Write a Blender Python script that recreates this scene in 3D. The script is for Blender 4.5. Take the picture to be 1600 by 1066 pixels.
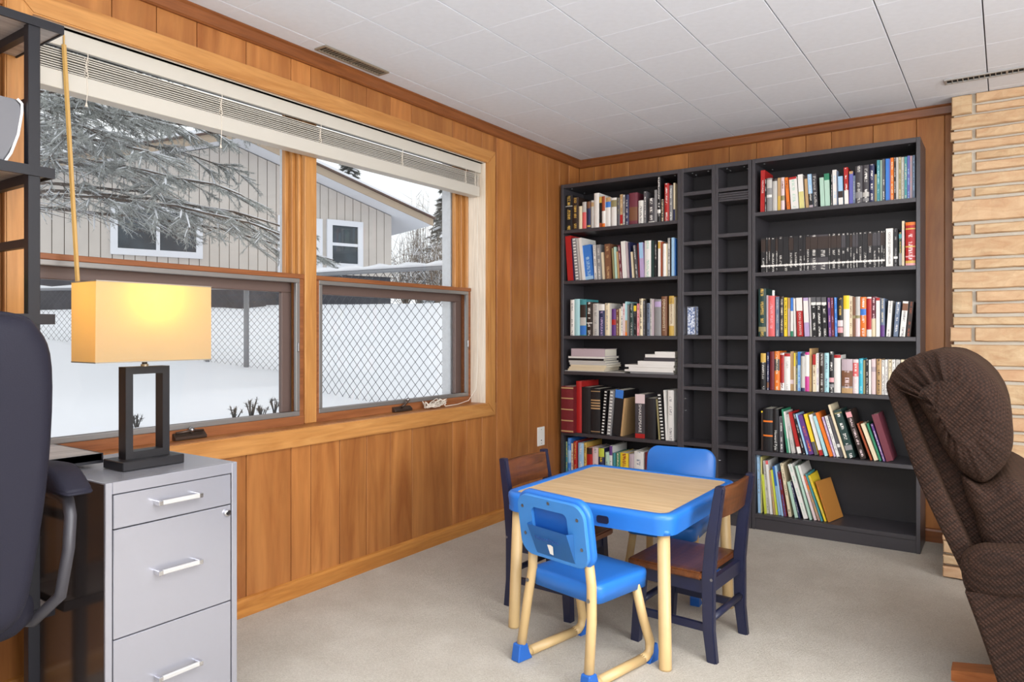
import bpy, bmesh, math, random
from mathutils import Vector, Matrix
for o in list(bpy.data.objects): bpy.data.objects.remove(o)
S = bpy.context.scene
COL = S.collection
R = random.Random(7)

# ---------------------------------------------------------------- camera, sky, lights, exposure
FPX, YAW = 1123.0, math.radians(34.5)
CAM = Vector((2.377, -4.26, 1.072))
cd = bpy.data.cameras.new('camera')
cd.sensor_width = 36.0; cd.lens = FPX / 1600 * 36.0; cd.shift_y = -13 / 1600.0; cd.clip_start = 0.02; cd.clip_end = 300
cam = bpy.data.objects.new('camera', cd); COL.objects.link(cam)
cam.location = CAM; cam.rotation_euler = (math.radians(90), 0, YAW)
S.camera = cam
W = bpy.data.worlds.new('overcast_sky'); S.world = W; W.use_nodes = True
wn = W.node_tree.nodes['Background']; wn.inputs[0].default_value = (0.965, 0.98, 1.0, 1); wn.inputs[1].default_value = 1.27
def area(name, loc, rot, sx, sy, power, col=(1, 1, 1)):
    l = bpy.data.lights.new(name, 'AREA'); l.shape = 'RECTANGLE'; l.size = sx; l.size_y = sy; l.energy = power; l.color = col
    o = bpy.data.objects.new(name, l); COL.objects.link(o); o.location = loc; o.rotation_euler = rot
    return o
# fill lights added out of view to brighten the room
area('rear_fill_light', (2.4, -6.35, 1.35), (math.radians(90), 0, 0), 3.4, 1.6, 56, (0.97, 0.985, 1.0))  # added fill standing in for an unseen rear window
area('side_fill_light', (5.35, -3.4, 1.35), (math.radians(90), 0, math.radians(90)), 2.6, 1.5, 168, (0.97, 0.985, 1.0))  # added fill from the right, stands in for an unseen window
area('overhead_fill_light', (2.7, -3.3, 2.18), (0, 0, 0), 1.6, 1.6, 60, (1.0, 0.985, 0.96))  # added overhead fill, no fixture is modelled
area('upward_fill_light', (3.0, -4.4, 1.2), (math.radians(180), 0, 0), 1.4, 1.4, 96, (0.96, 0.98, 1.0))  # fill added near the camera, aimed up to lift the ceiling
S.view_settings.view_transform = 'Standard'; S.view_settings.look = 'None'; S.view_settings.gamma = 1.0
S.view_settings.use_curve_mapping = False; S.view_settings.exposure = 0.0

# ---------------------------------------------------------------- photo pixel -> place
_f = Vector((-math.sin(YAW), math.cos(YAW), 0)); _r = Vector((math.cos(YAW), math.sin(YAW), 0))
def ray(px, py): return _f + _r * ((px - 800) / FPX) - Vector((0, 0, 1)) * ((py - 520) / FPX)
def on(px, py, ax, val):
    d = ray(px, py); return CAM + d * ((val - CAM[ax]) / d[ax])
def at(px, py, D): return CAM + ray(px, py) * D
def on_plane(px, py, P, n):
    d = ray(px, py); return CAM + d * ((P - CAM).dot(n) / d.dot(n))

# ---------------------------------------------------------------- materials
def lin(c):
    f = lambda v: v / 12.92 if v <= 0.04045 else ((v + 0.055) / 1.055) ** 2.4
    return (f(c[0] / 255), f(c[1] / 255), f(c[2] / 255), 1)
class NT:
    def __init__(s, name):
        s.m = bpy.data.materials.new(name); s.m.use_nodes = True; s.t = s.m.node_tree; s.p = s.t.nodes['Principled BSDF']
    def n(s, typ, **kw):
        x = s.t.nodes.new(typ)
        for k, v in kw.items():
            if k in x.inputs: x.inputs[k].default_value = v
            else: setattr(x, k, v)
        return x
    def l(s, a, b): s.t.links.new(a, b)
def setp(p, rough=0.5, metal=0.0, spec=0.5):
    p.inputs['Roughness'].default_value = rough; p.inputs['Metallic'].default_value = metal; p.inputs['Specular IOR Level'].default_value = spec
def plain(name, c, rough=0.5, metal=0.0, spec=0.5, bump=0, bscale=300, var=0.0, vscale=8):
    t = NT(name); setp(t.p, rough, metal, spec); t.p.inputs['Base Color'].default_value = lin(c)
    co = None
    if var or bump: co = t.n('ShaderNodeTexCoord')
    if var:
        nz = t.n('ShaderNodeTexNoise', Scale=vscale, Detail=5.0); t.l(co.outputs['Object'], nz.inputs['Vector'])
        hs = t.n('ShaderNodeHueSaturation'); hs.inputs['Color'].default_value = lin(c)
        mr = t.n('ShaderNodeMapRange'); mr.inputs[1].default_value = 0.3; mr.inputs[2].default_value = 0.7; mr.inputs[3].default_value = 1 - var; mr.inputs[4].default_value = 1 + var
        t.l(nz.outputs[0], mr.inputs[0]); t.l(mr.outputs[0], hs.inputs['Value']); t.l(hs.outputs[0], t.p.inputs['Base Color'])
    if bump:
        nz = t.n('ShaderNodeTexNoise', Scale=bscale, Detail=3.0); t.l(co.outputs['Object'], nz.inputs['Vector'])
        b = t.n('ShaderNodeBump', Strength=bump, Distance=0.004); t.l(nz.outputs[0], b.inputs['Height']); t.l(b.outputs[0], t.p.inputs['Normal'])
    return t.m
def wood(name, dark, light, grain=(22, 22, 1.6), rough=0.42, axis=None, rnd=0.25, spec=0.4):
    """grain runs along the axis with the small scale; each object gets its own tone"""
    t = NT(name); setp(t.p, rough, 0, spec)
    co = t.n('ShaderNodeTexCoord'); oi = t.n('ShaderNodeObjectInfo')
    mp = t.n('ShaderNodeMapping'); mp.inputs['Scale'].default_value = grain
    t.l(co.outputs['Object'], mp.inputs['Vector'])
    ml = t.n('ShaderNodeMath', operation='MULTIPLY'); ml.inputs[1].default_value = 37.0; t.l(oi.outputs['Random'], ml.inputs[0])
    cx = t.n('ShaderNodeCombineXYZ'); 
    for i in range(3): t.l(ml.outputs[0], cx.inputs[i])
    t.l(cx.outputs[0], mp.inputs['Location'])
    nz = t.n('ShaderNodeTexNoise', Scale=1.0, Detail=6.0, Roughness=0.6, Distortion=1.3); t.l(mp.outputs[0], nz.inputs['Vector'])
    mp2 = t.n('ShaderNodeMapping'); mp2.inputs['Scale'].default_value = tuple(g * 5 for g in grain); t.l(mp.outputs[0], mp2.inputs['Vector']); mp2.inputs['Scale'].default_value = (5, 5, 5)
    n2 = t.n('ShaderNodeTexNoise', Scale=1.0, Detail=3.0); t.l(mp2.outputs[0], n2.inputs['Vector'])
    rp = t.n('ShaderNodeValToRGB'); rp.color_ramp.elements[0].position = 0.3; rp.color_ramp.elements[1].position = 0.72
    rp.color_ramp.elements[0].color = lin(dark); rp.color_ramp.elements[1].color = lin(light)
    t.l(nz.outputs[0], rp.inputs[0])
    hs = t.n('ShaderNodeHueSaturation'); t.l(rp.outputs[0], hs.inputs['Color'])
    mr = t.n('ShaderNodeMapRange'); mr.inputs[3].default_value = 1 - rnd; mr.inputs[4].default_value = 1 + rnd; t.l(oi.outputs['Random'], mr.inputs[0])
    mr2 = t.n('ShaderNodeMapRange'); mr2.inputs[1].default_value = 0.3; mr2.inputs[2].default_value = 0.7; mr2.inputs[3].default_value = 0.9; mr2.inputs[4].default_value = 1.06
    t.l(n2.outputs[0], mr2.inputs[0])
    mm = t.n('ShaderNodeMath', operation='MULTIPLY'); t.l(mr.outputs[0], mm.inputs[0]); t.l(mr2.outputs[0], mm.inputs[1]); t.l(mm.outputs[0], hs.inputs['Value'])
    t.l(hs.outputs[0], t.p.inputs['Base Color'])
    b = t.n('ShaderNodeBump', Strength=0.06, Distance=0.002); t.l(n2.outputs[0], b.inputs['Height']); t.l(b.outputs[0], t.p.inputs['Normal'])
    return t.m
M = {}
M['plank'] = wood('plank_wood', (136, 79, 37), (178, 119, 64), (8, 8, 0.9), 0.4, rnd=0.13)
M['casing'] = wood('casing_wood', (164, 108, 54), (196, 142, 82), (22, 1.6, 22), 0.38, rnd=0.06)
M['casing_v'] = wood('casing_wood_upright', (164, 108, 54), (196, 142, 82), (22, 22, 1.6), 0.38, rnd=0.06)
M['sash'] = wood('sash_wood', (118, 68, 38), (150, 94, 56), (30, 2, 30), 0.4, rnd=0.05)
M['crown'] = wood('crown_wood', (106, 58, 26), (138, 82, 42), (30, 2, 30), 0.4, rnd=0.03)
M['crown_x'] = wood('crown_wood_x', (106, 58, 26), (138, 82, 42), (2, 30, 30), 0.4, rnd=0.03)
M['base'] = wood('baseboard_wood', (160, 100, 44), (196, 136, 68), (30, 2, 30), 0.4, rnd=0.05)
M['tile'] = plain('ceiling_tile', (221, 226, 236), 0.9, bump=0.25, bscale=520, var=0.02, vscale=40)
M['tile_gap'] = plain('ceiling_gap', (70, 68, 68), 0.9)
M['plaster'] = plain('plaster', (214, 208, 198), 0.8)
M['black_wood'] = plain('black_brown_veneer', (60, 57, 61), 0.36, spec=0.55, bump=0.05, bscale=120)
M['black_back'] = plain('black_back_panel', (36, 33, 36), 0.5, spec=0.4)
M['chrome'] = plain('chrome', (215, 215, 218), 0.22, 1.0)
M['steel'] = plain('steel', (150, 150, 152), 0.3, 1.0)
M['alu'] = plain('screen_frame_aluminium', (140, 138, 136), 0.42, 0.6)
M['alu_brown'] = plain('storm_sash_brown', (96, 78, 72), 0.5)
M['ext_trim'] = plain('exterior_trim', (196, 198, 202), 0.85, var=0.06, vscale=60)
M['white_paint'] = plain('white_paint', (224, 218, 208), 0.5)
M['jamb_wood'] = wood('jamb_pale_wood', (214, 196, 174), (234, 222, 206), (30, 30, 2), 0.42, rnd=0.02)
M['blind'] = plain('blind_slat', (190, 185, 175), 0.45)
M['blind_dark'] = plain('blind_edge', (180, 172, 156), 0.5)
M['cord'] = plain('blind_cord', (220, 210, 196), 0.8)
M['wand'] = plain('blind_wand', (186, 148, 84), 0.35)
M['crank'] = plain('bronze_crank', (74, 60, 52), 0.35, 0.6)
M['plate'] = plain('white_plastic', (232, 230, 224), 0.4)
M['handle'] = plain('pearl_handle', (196, 194, 192), 0.35, 0.3)
M['vent'] = plain('vent_metal', (150, 140, 124), 0.45, 0.4)
M['vent_w'] = plain('vent_grey_metal', (168, 166, 164), 0.45, 0.4)
M['dark'] = plain('dark_void', (22, 20, 20), 0.9)
M['blue'] = plain('blue_plastic', (34, 108, 192), 0.38, spec=0.5)
M['blue_hi'] = plain('blue_plastic_panel', (58, 126, 194), 0.42, spec=0.5)
M['blue_txt'] = plain('blue_lettering', (26, 74, 150), 0.45)
M['blue_d'] = plain('blue_plastic_cap', (26, 88, 168), 0.45)
M['cream_tube'] = plain('cream_tube', (190, 160, 112), 0.4, var=0.05, vscale=14)
M['oak'] = wood('oak_laminate', (188, 154, 112), (214, 186, 146), (1.6, 26, 26), 0.45, rnd=0.0)
M['navy'] = plain('navy_paint', (27, 30, 54), 0.38, var=0.1, vscale=12)
M['brown_wood'] = wood('brown_seat_wood', (66, 34, 16), (118, 68, 34), (3, 24, 24), 0.3, rnd=0.05, spec=0.5)
M['cabinet'] = plain('grey_steel_paint', (172, 172, 180), 0.27, 0.55, spec=0.6)
M['cabinet_side'] = plain('cabinet_dark_gloss', (52, 46, 45), 0.14, 0.0, spec=0.5)  # dark gloss for the cabinet's sides, body stays light grey
M['cabinet_gap'] = plain('cabinet_gap', (30, 30, 32), 0.8)
M['lamp_black'] = plain('lamp_black', (28, 27, 30), 0.35)
M['black_metal'] = plain('black_metal', (25, 24, 29), 0.45, 0.0, 0.3)
M['rustic'] = wood('rustic_board', (120, 108, 102), (196, 188, 184), (24, 2.2, 24), 0.35, rnd=0.05)
M['office'] = plain('navy_black_leather', (34, 33, 43), 0.6, spec=0.15, bump=0.15, bscale=400)
M['office_grey'] = plain('grey_plastic', (58, 56, 61), 0.45)
M['silver'] = plain('silver_plastic', (98, 97, 101), 0.5, 0.0)
M['white_plastic'] = plain('gloss_white_plastic', (232, 230, 228), 0.25)
M['green'] = plain('green_cover', (112, 190, 40), 0.5)
M['paper'] = plain('paper', (226, 218, 202), 0.8)
M['grout'] = plain('mortar', (186, 178, 164), 0.9, bump=0.4, bscale=160)
M['snow'] = plain('snow', (238, 240, 245), 0.75, bump=0.12, bscale=6)
M['siding'] = plain('siding_paint', (206, 198, 190), 0.8, var=0.04, vscale=3)
M['siding_gap'] = plain('siding_groove', (120, 108, 98), 0.9)
M['ext_white'] = plain('exterior_white', (232, 234, 240), 0.6)
M['fascia'] = plain('fascia_tan', (176, 158, 138), 0.7)
M['shingle'] = plain('shingle_brown', (96, 78, 72), 0.9)
M['foundation'] = plain('dark_foundation', (74, 74, 80), 0.85, var=0.2, vscale=4)
M['dark_pane'] = plain('window_pane_dark', (52, 62, 70), 0.08, spec=0.6, var=0.35, vscale=2.5)
M['galv'] = plain('galvanised_steel', (150, 152, 156), 0.5, 0.3)
M['galv_w'] = plain('chain_wire', (78, 80, 84), 0.6, 0.2)
M['bark'] = plain('bark', (92, 80, 72), 0.9, var=0.2, vscale=12)
M['needle'] = plain('spruce_needle', (166, 169, 166), 0.8, var=0.25, vscale=3)
M['needle_d'] = plain('conifer_needle', (112, 114, 110), 0.85, var=0.25, vscale=2)
M['twig'] = plain('shrub_twig', (132, 118, 104), 0.9)
M['weed'] = plain('dry_weed', (84, 82, 80), 0.9)
M['red_wood'] = wood('recliner_base_wood', (140, 78, 36), (182, 112, 62), (3, 24, 24), 0.4, rnd=0.0)

def carpet():
    t = NT('carpet'); setp(t.p, 0.95, 0, 0.1); co = t.n('ShaderNodeTexCoord')
    a = t.n('ShaderNodeTexNoise', Scale=2.2, Detail=4.0); b = t.n('ShaderNodeTexNoise', Scale=210.0, Detail=3.0, Roughness=0.75); c = t.n('ShaderNodeTexNoise', Scale=9.0, Detail=5.0)
    for x in (a, b, c): t.l(co.outputs['Object'], x.inputs['Vector'])
    am = t.n('ShaderNodeMath', operation='MULTIPLY_ADD'); am.inputs[1].default_value = 0.45; am.inputs[2].default_value = 0.275; t.l(a.outputs[0], am.inputs[0]); ad = t.n('ShaderNodeMath', operation='ADD'); t.l(am.outputs[0], ad.inputs[0]); t.l(b.outputs[0], ad.inputs[1])
    ad2 = t.n('ShaderNodeMath', operation='ADD'); cm = t.n('ShaderNodeMath', operation='MULTIPLY_ADD'); cm.inputs[1].default_value = 0.35; cm.inputs[2].default_value = 0.325; t.l(c.outputs[0], cm.inputs[0]); t.l(ad.outputs[0], ad2.inputs[0]); t.l(cm.outputs[0], ad2.inputs[1])
    mr = t.n('ShaderNodeMapRange'); mr.inputs[1].default_value = 1.05; mr.inputs[2].default_value = 1.95; t.l(ad2.outputs[0], mr.inputs[0])
    rp = t.n('ShaderNodeValToRGB'); rp.color_ramp.elements[0].color = lin((178, 167, 150)); rp.color_ramp.elements[1].color = lin((236, 229, 217)); t.l(mr.outputs[0], rp.inputs[0])
    t.l(rp.outputs[0], t.p.inputs['Base Color'])
    bu = t.n('ShaderNodeBump', Strength=0.9, Distance=0.012); t.l(b.outputs[0], bu.inputs['Height']); t.l(bu.outputs[0], t.p.inputs['Normal'])
    return t.m
M['carpet'] = carpet()
def stone():
    t = NT('sandstone'); setp(t.p, 0.85, 0, 0.25); co = t.n('ShaderNodeTexCoord'); oi = t.n('ShaderNodeObjectInfo')
    mp = t.n('ShaderNodeMapping'); mp.inputs['Scale'].default_value = (3, 3, 9); mp.inputs['Rotation'].default_value = (0, 0.25, 0); t.l(co.outputs['Object'], mp.inputs['Vector'])
    ml = t.n('ShaderNodeMath', operation='MULTIPLY'); ml.inputs[1].default_value = 50.0; t.l(oi.outputs['Random'], ml.inputs[0])
    cx = t.n('ShaderNodeCombineXYZ'); t.l(ml.outputs[0], cx.inputs[0]); t.l(ml.outputs[0], cx.inputs[2]); t.l(cx.outputs[0], mp.inputs['Location'])
    nz = t.n('ShaderNodeTexNoise', Scale=2.0, Detail=7.0, Roughness=0.62, Distortion=1.2); t.l(mp.outputs[0], nz.inputs['Vector'])
    rp = t.n('ShaderNodeValToRGB'); e = rp.color_ramp.elements; e[0].position = 0.3; e[1].position = 0.72
    e[0].color = lin((178, 142, 106)); e[1].color = lin((208, 184, 148)); t.l(nz.outputs[0], rp.inputs[0])
    mx = t.n('ShaderNodeMix', data_type='RGBA'); mx.blend_type = 'MIX'; mx.inputs['B'].default_value = lin((204, 160, 126))
    mr = t.n('ShaderNodeMapRange'); mr.inputs[4].default_value = 0.55; t.l(oi.outputs['Random'], mr.inputs[0]); t.l(mr.outputs[0], mx.inputs['Factor'])
    t.l(rp.outputs[0], mx.inputs['A']); t.l(mx.outputs['Result'], t.p.inputs['Base Color'])
    n2 = t.n('ShaderNodeTexNoise', Scale=40.0, Detail=5.0); t.l(co.outputs['Object'], n2.inputs['Vector'])
    b = t.n('ShaderNodeBump', Strength=0.35, Distance=0.01); t.l(n2.outputs[0], b.inputs['Height']); t.l(b.outputs[0], t.p.inputs['Normal'])
    return t.m
M['stone'] = stone()
def glass():
    t = NT('window_glass'); t.t.nodes.remove(t.p); out = t.t.nodes['Material Output']
    tr = t.n('ShaderNodeBsdfTransparent'); tr.inputs[0].default_value = (0.97, 0.98, 0.98, 1); gl = t.n('ShaderNodeBsdfGlossy', Roughness=0.02); fr = t.n('ShaderNodeFresnel', IOR=1.35); ge = t.n('ShaderNodeNewGeometry'); mi = t.n('ShaderNodeMapRange'); mi.inputs[3].default_value = 1.35; mi.inputs[4].default_value = 1 / 1.35; t.l(ge.outputs['Backfacing'], mi.inputs[0]); t.l(mi.outputs[0], fr.inputs['IOR']); mx = t.n('ShaderNodeMixShader')
    t.l(fr.outputs[0], mx.inputs[0]); t.l(tr.outputs[0], mx.inputs[1]); t.l(gl.outputs[0], mx.inputs[2]); t.l(mx.outputs[0], out.inputs[0])
    return t.m
M['glass'] = glass()
def shade_mat():
    t = NT('linen_lampshade'); t.t.nodes.remove(t.p); out = t.t.nodes['Material Output']
    co = t.n('ShaderNodeTexCoord'); nz = t.n('ShaderNodeTexNoise', Scale=420.0, Detail=2.0); t.l(co.outputs['Object'], nz.inputs['Vector'])
    d = t.n('ShaderNodeBsdfDiffuse'); d.inputs[0].default_value = lin((212, 196, 160)); tl = t.n('ShaderNodeBsdfTranslucent'); tl.inputs[0].default_value = lin((240, 188, 60))
    b = t.n('ShaderNodeBump', Strength=0.2, Distance=0.002); t.l(nz.outputs[0], b.inputs['Height']); t.l(b.outputs[0], d.inputs['Normal'])
    mx = t.n('ShaderNodeMixShader'); mx.inputs[0].default_value = 0.6; t.l(d.outputs[0], mx.inputs[1]); t.l(tl.outputs[0], mx.inputs[2]); t.l(mx.outputs[0], out.inputs[0])
    return t.m
M['shade'] = shade_mat()
def emis(name, c, s):
    t = NT(name); t.p.inputs['Emission Color'].default_value = lin(c); t.p.inputs['Emission Strength'].default_value = s; return t.m
M['bulb'] = emis('warm_bulb', (255, 220, 150), 6.0)
def waffle():
    t = NT('brown_waffle_fabric'); setp(t.p, 0.85, 0, 0.2); co = t.n('ShaderNodeTexCoord')
    try: t.p.inputs['Sheen Weight'].default_value = 0.06; t.p.inputs['Sheen Tint'].default_value = lin((190, 140, 100))
    except Exception: pass
    mp = t.n('ShaderNodeMapping'); mp.inputs['Rotation'].default_value = (0.5, 0.78, 0.3); t.l(co.outputs['Object'], mp.inputs['Vector'])
    vo = t.n('ShaderNodeTexVoronoi', Scale=125.0); vo.inputs['Randomness'].default_value = 0.15; t.l(mp.outputs[0], vo.inputs['Vector'])
    nz = t.n('ShaderNodeTexNoise', Scale=9.0, Detail=4.0); t.l(co.outputs['Object'], nz.inputs['Vector'])
    rp = t.n('ShaderNodeValToRGB'); e = rp.color_ramp.elements; e[0].position = 0.1; e[1].position = 0.75; e[0].color = lin((54, 34, 25)); e[1].color = lin((25, 15, 10)); t.l(vo.outputs['Distance'], rp.inputs[0])
    hs = t.n('ShaderNodeHueSaturation'); t.l(rp.outputs[0], hs.inputs['Color']); mr = t.n('ShaderNodeMapRange'); mr.inputs[1].default_value = 0.3; mr.inputs[2].default_value = 0.7; mr.inputs[3].default_value = 0.85; mr.inputs[4].default_value = 1.15
    t.l(nz.outputs[0], mr.inputs[0]); t.l(mr.outputs[0], hs.inputs['Value']); t.l(hs.outputs[0], t.p.inputs['Base Color'])
    b = t.n('ShaderNodeBump', Strength=0.7, Distance=0.006); b.invert = True; t.l(vo.outputs['Distance'], b.inputs['Height']); t.l(b.outputs[0], t.p.inputs['Normal'])
    return t.m
M['waffle'] = waffle()
def book_mat():
    """cover colour and print colour come from the mesh; the print is a column of small dashes along the spine"""
    t = NT('book_cover'); setp(t.p, 0.45, 0, 0.4)
    ac = t.n('ShaderNodeAttribute', attribute_name='col'); ai = t.n('ShaderNodeAttribute', attribute_name='ink')
    uv = t.n('ShaderNodeUVMap', uv_map='uv'); sp = t.n('ShaderNodeSeparateXYZ'); t.l(uv.outputs[0], sp.inputs[0])
    sb = t.n('ShaderNodeMath', operation='SUBTRACT'); sb.inputs[1].default_value = 0.5; t.l(sp.outputs[0], sb.inputs[0])
    ab = t.n('ShaderNodeMath', operation='ABSOLUTE'); t.l(sb.outputs[0], ab.inputs[0])
    lt = t.n('ShaderNodeMath', operation='LESS_THAN'); lt.inputs[1].default_value = 0.2; t.l(ab.outputs[0], lt.inputs[0])
    mu = t.n('ShaderNodeMath', operation='MULTIPLY'); mu.inputs[1].default_value = 3.0; t.l(sp.outputs[0], mu.inputs[0])
    mv = t.n('ShaderNodeMath', operation='MULTIPLY'); mv.inputs[1].default_value = 330.0; t.l(sp.outputs[1], mv.inputs[0])
    oi = t.n('ShaderNodeObjectInfo'); mo = t.n('ShaderNodeMath', operation='MULTIPLY'); mo.inputs[1].default_value = 90.0; t.l(oi.outputs['Random'], mo.inputs[0])
    cx = t.n('ShaderNodeCombineXYZ'); t.l(mu.outputs[0], cx.inputs[0]); t.l(mv.outputs[0], cx.inputs[1]); t.l(mo.outputs[0], cx.inputs[2])
    nz = t.n('ShaderNodeTexNoise', Scale=1.0, Detail=1.0); t.l(cx.outputs[0], nz.inputs['Vector'])
    gt = t.n('ShaderNodeMath', operation='GREATER_THAN'); gt.inputs[1].default_value = 0.5; t.l(nz.outputs[0], gt.inputs[0])
    # words: long gaps along the spine
    mw = t.n('ShaderNodeMath', operation='MULTIPLY'); mw.inputs[1].default_value = 26.0; t.l(sp.outputs[1], mw.inputs[0])
    cw = t.n('ShaderNodeCombineXYZ'); t.l(mw.outputs[0], cw.inputs[1]); t.l(mo.outputs[0], cw.inputs[2])
    nw = t.n('ShaderNodeTexNoise', Scale=1.0, Detail=0.0); t.l(cw.outputs[0], nw.inputs['Vector'])
    gw = t.n('ShaderNodeMath', operation='GREATER_THAN'); gw.inputs[1].default_value = 0.45; t.l(nw.outputs[0], gw.inputs[0])
    m1 = t.n('ShaderNodeMath', operation='MULTIPLY'); t.l(lt.outputs[0], m1.inputs[0]); t.l(gt.outputs[0], m1.inputs[1])
    m2 = t.n('ShaderNodeMath', operation='MULTIPLY'); t.l(m1.outputs[0], m2.inputs[0]); t.l(gw.outputs[0], m2.inputs[1])
    m3 = t.n('ShaderNodeMath', operation='MULTIPLY'); t.l(m2.outputs[0], m3.inputs[0]); t.l(ai.outputs['Alpha'], m3.inputs[1])
    mx = t.n('ShaderNodeMix', data_type='RGBA'); t.l(m3.outputs[0], mx.inputs['Factor']); t.l(ac.outputs['Color'], mx.inputs['A']); t.l(ai.outputs['Color'], mx.inputs['B'])
    t.l(mx.outputs['Result'], t.p.inputs['Base Color'])
    return t.m
M['book'] = book_mat()

# ---------------------------------------------------------------- mesh helpers
def box(bm, x0, x1, y0, y1, z0, z1, bev=0.0, seg=1):
    vs = [bm.verts.new((x, y, z)) for x in (x0, x1) for y in (y0, y1) for z in (z0, z1)]
    F = [(0, 1, 3, 2), (4, 6, 7, 5), (0, 4, 5, 1), (2, 3, 7, 6), (0, 2, 6, 4), (1, 5, 7, 3)]
    fs = [bm.faces.new([vs[i] for i in f]) for f in F]
    if bev > 0:
        es = list({e for f in fs for e in f.edges})
        bmesh.ops.bevel(bm, geom=es, offset=bev, segments=seg, affect='EDGES', profile=0.6)
def prism(bm, pts, d0, d1, ax=1):
    """polygon pts (u,v) extruded along axis ax from d0 to d1; u,v are the other two axes in xyz order"""
    def P(u, v, d): 
        c = [u, v]; c.insert(ax, d); return bm.verts.new(c)
    a = [P(u, v, d0) for u, v in pts]; b = [P(u, v, d1) for u, v in pts]; n = len(pts)
    bm.faces.new(a); bm.faces.new(b[::-1])
    for i in range(n): bm.faces.new((a[i], a[(i + 1) % n], b[(i + 1) % n], b[i])[::-1])
def tube(bm, pts, r, n=8, cap=True, r1=None, squash=None):
    pts = [Vector(p) for p in pts]; rings = []; k = len(pts)
    t0 = (pts[1] - pts[0]).normalized(); ref = Vector((0, 0, 1)) if abs(t0.z) < 0.9 else Vector((1, 0, 0)); u = t0.cross(ref).normalized()
    for i, p in enumerate(pts):
        t = (pts[min(i + 1, k - 1)] - pts[max(i - 1, 0)]).normalized(); u = (u - t * u.dot(t)).normalized(); v = t.cross(u)
        rr = r if r1 is None else r + (r1 - r) * i / (k - 1)
        rings.append([bm.verts.new(p + (u * math.cos(a) + v * math.sin(a)) * rr) for a in [2 * math.pi * j / n for j in range(n)]])
    for i in range(k - 1):
        for j in range(n): bm.faces.new((rings[i][j], rings[i][(j + 1) % n], rings[i + 1][(j + 1) % n], rings[i + 1][j]))
    if cap: bm.faces.new(rings[0][::-1]); bm.faces.new(rings[-1])
def bar(bm, a, b, w, h, w1=None, h1=None):
    """rectangular bar between two points; w across, h the other way"""
    a = Vector(a); b = Vector(b); t = (b - a).normalized(); ref = Vector((0, 0, 1)) if abs(t.z) < 0.9 else Vector((0, 1, 0))
    u = t.cross(ref).normalized(); v = u.cross(t); w1 = w1 or w; h1 = h1 or h
    A = [bm.verts.new(a + u * sx * w / 2 + v * sy * h / 2) for sx, sy in ((-1, -1), (1, -1), (1, 1), (-1, 1))]
    B = [bm.verts.new(b + u * sx * w1 / 2 + v * sy * h1 / 2) for sx, sy in ((-1, -1), (1, -1), (1, 1), (-1, 1))]
    bm.faces.new(A[::-1]); bm.faces.new(B)
    for i in range(4): bm.faces.new((A[i], A[(i + 1) % 4], B[(i + 1) % 4], B[i]))
def rrect(x0, x1, y0, y1, r, n=6):
    out = []
    for cx, cy, a0 in ((x1 - r, y1 - r, 0), (x0 + r, y1 - r, 90), (x0 + r, y0 + r, 180), (x1 - r, y0 + r, 270)):
        for i in range(n + 1):
            a = math.radians(a0 + 90 * i / n); out.append((cx + r * math.cos(a), cy + r * math.sin(a)))
    return out
def loft(bm, loops, cap=True):
    L = [[bm.verts.new(p) for p in lp] for lp in loops]; n = len(L[0])
    for a, b in zip(L, L[1:]):
        for i in range(n): bm.faces.new((a[i], a[(i + 1) % n], b[(i + 1) % n], b[i]))
    if cap: bm.faces.new(L[0][::-1]); bm.faces.new(L[-1])
    return L
def puffy(bm, poly, d0, d1, r, ax=1, n=5, mid=3, wob=None):
    """closed outline extruded along ax with cushion-rounded ends"""
    cx = sum(p[0] for p in poly) / len(poly); cy = sum(p[1] for p in poly) / len(poly)
    ext = min(max(p[0] for p in poly) - min(p[0] for p in poly), max(p[1] for p in poly) - min(p[1] for p in poly)) / 2
    st = []
    for i in range(n + 1):
        a = math.pi / 2 * i / n; st.append((d0 + r * (1 - math.sin(a)), r * (1 - math.cos(a)))) if False else st.append((d0 + r * (1 - math.cos(a)), r * (1 - math.sin(a))))
    for i in range(1, mid + 1): st.append((d0 + r + (d1 - d0 - 2 * r) * i / (mid + 1), 0))
    for i in range(n, -1, -1):
        a = math.pi / 2 * i / n; st.append((d1 - r * (1 - math.cos(a)), r * (1 - math.sin(a))))
    loops = []
    for d, ins in st:
        k = 1 - min(0.85, ins / max(ext, 1e-4)); lp = []
        for j, (u, v) in enumerate(poly):
            uu, vv, dd = cx + (u - cx) * k, cy + (v - cy) * k, d
            if wob: uu, vv, dd = wob(j, uu, vv, dd)
            c = [uu, vv]; c.insert(ax, dd); lp.append(c)
        loops.append(lp)
    loft(bm, loops)
def smooth_poly(pts, k=4):
    """closed Catmull-Rom through pts"""
    n = len(pts); out = []
    for i in range(n):
        p0, p1, p2, p3 = pts[i - 1], pts[i], pts[(i + 1) % n], pts[(i + 2) % n]
        for j in range(k):
            t = j / k
            out.append(tuple(0.5 * (2 * p1[d] + (p2[d] - p0[d]) * t + (2 * p0[d] - 5 * p1[d] + 4 * p2[d] - p3[d]) * t * t + (3 * p1[d] - p0[d] - 3 * p2[d] + p3[d]) * t ** 3) for d in (0, 1)))
    return out
def rootpos(p):
    return Vector(p['_loc']) if p is not None and '_loc' in p else Vector((0, 0, 0))
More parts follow.
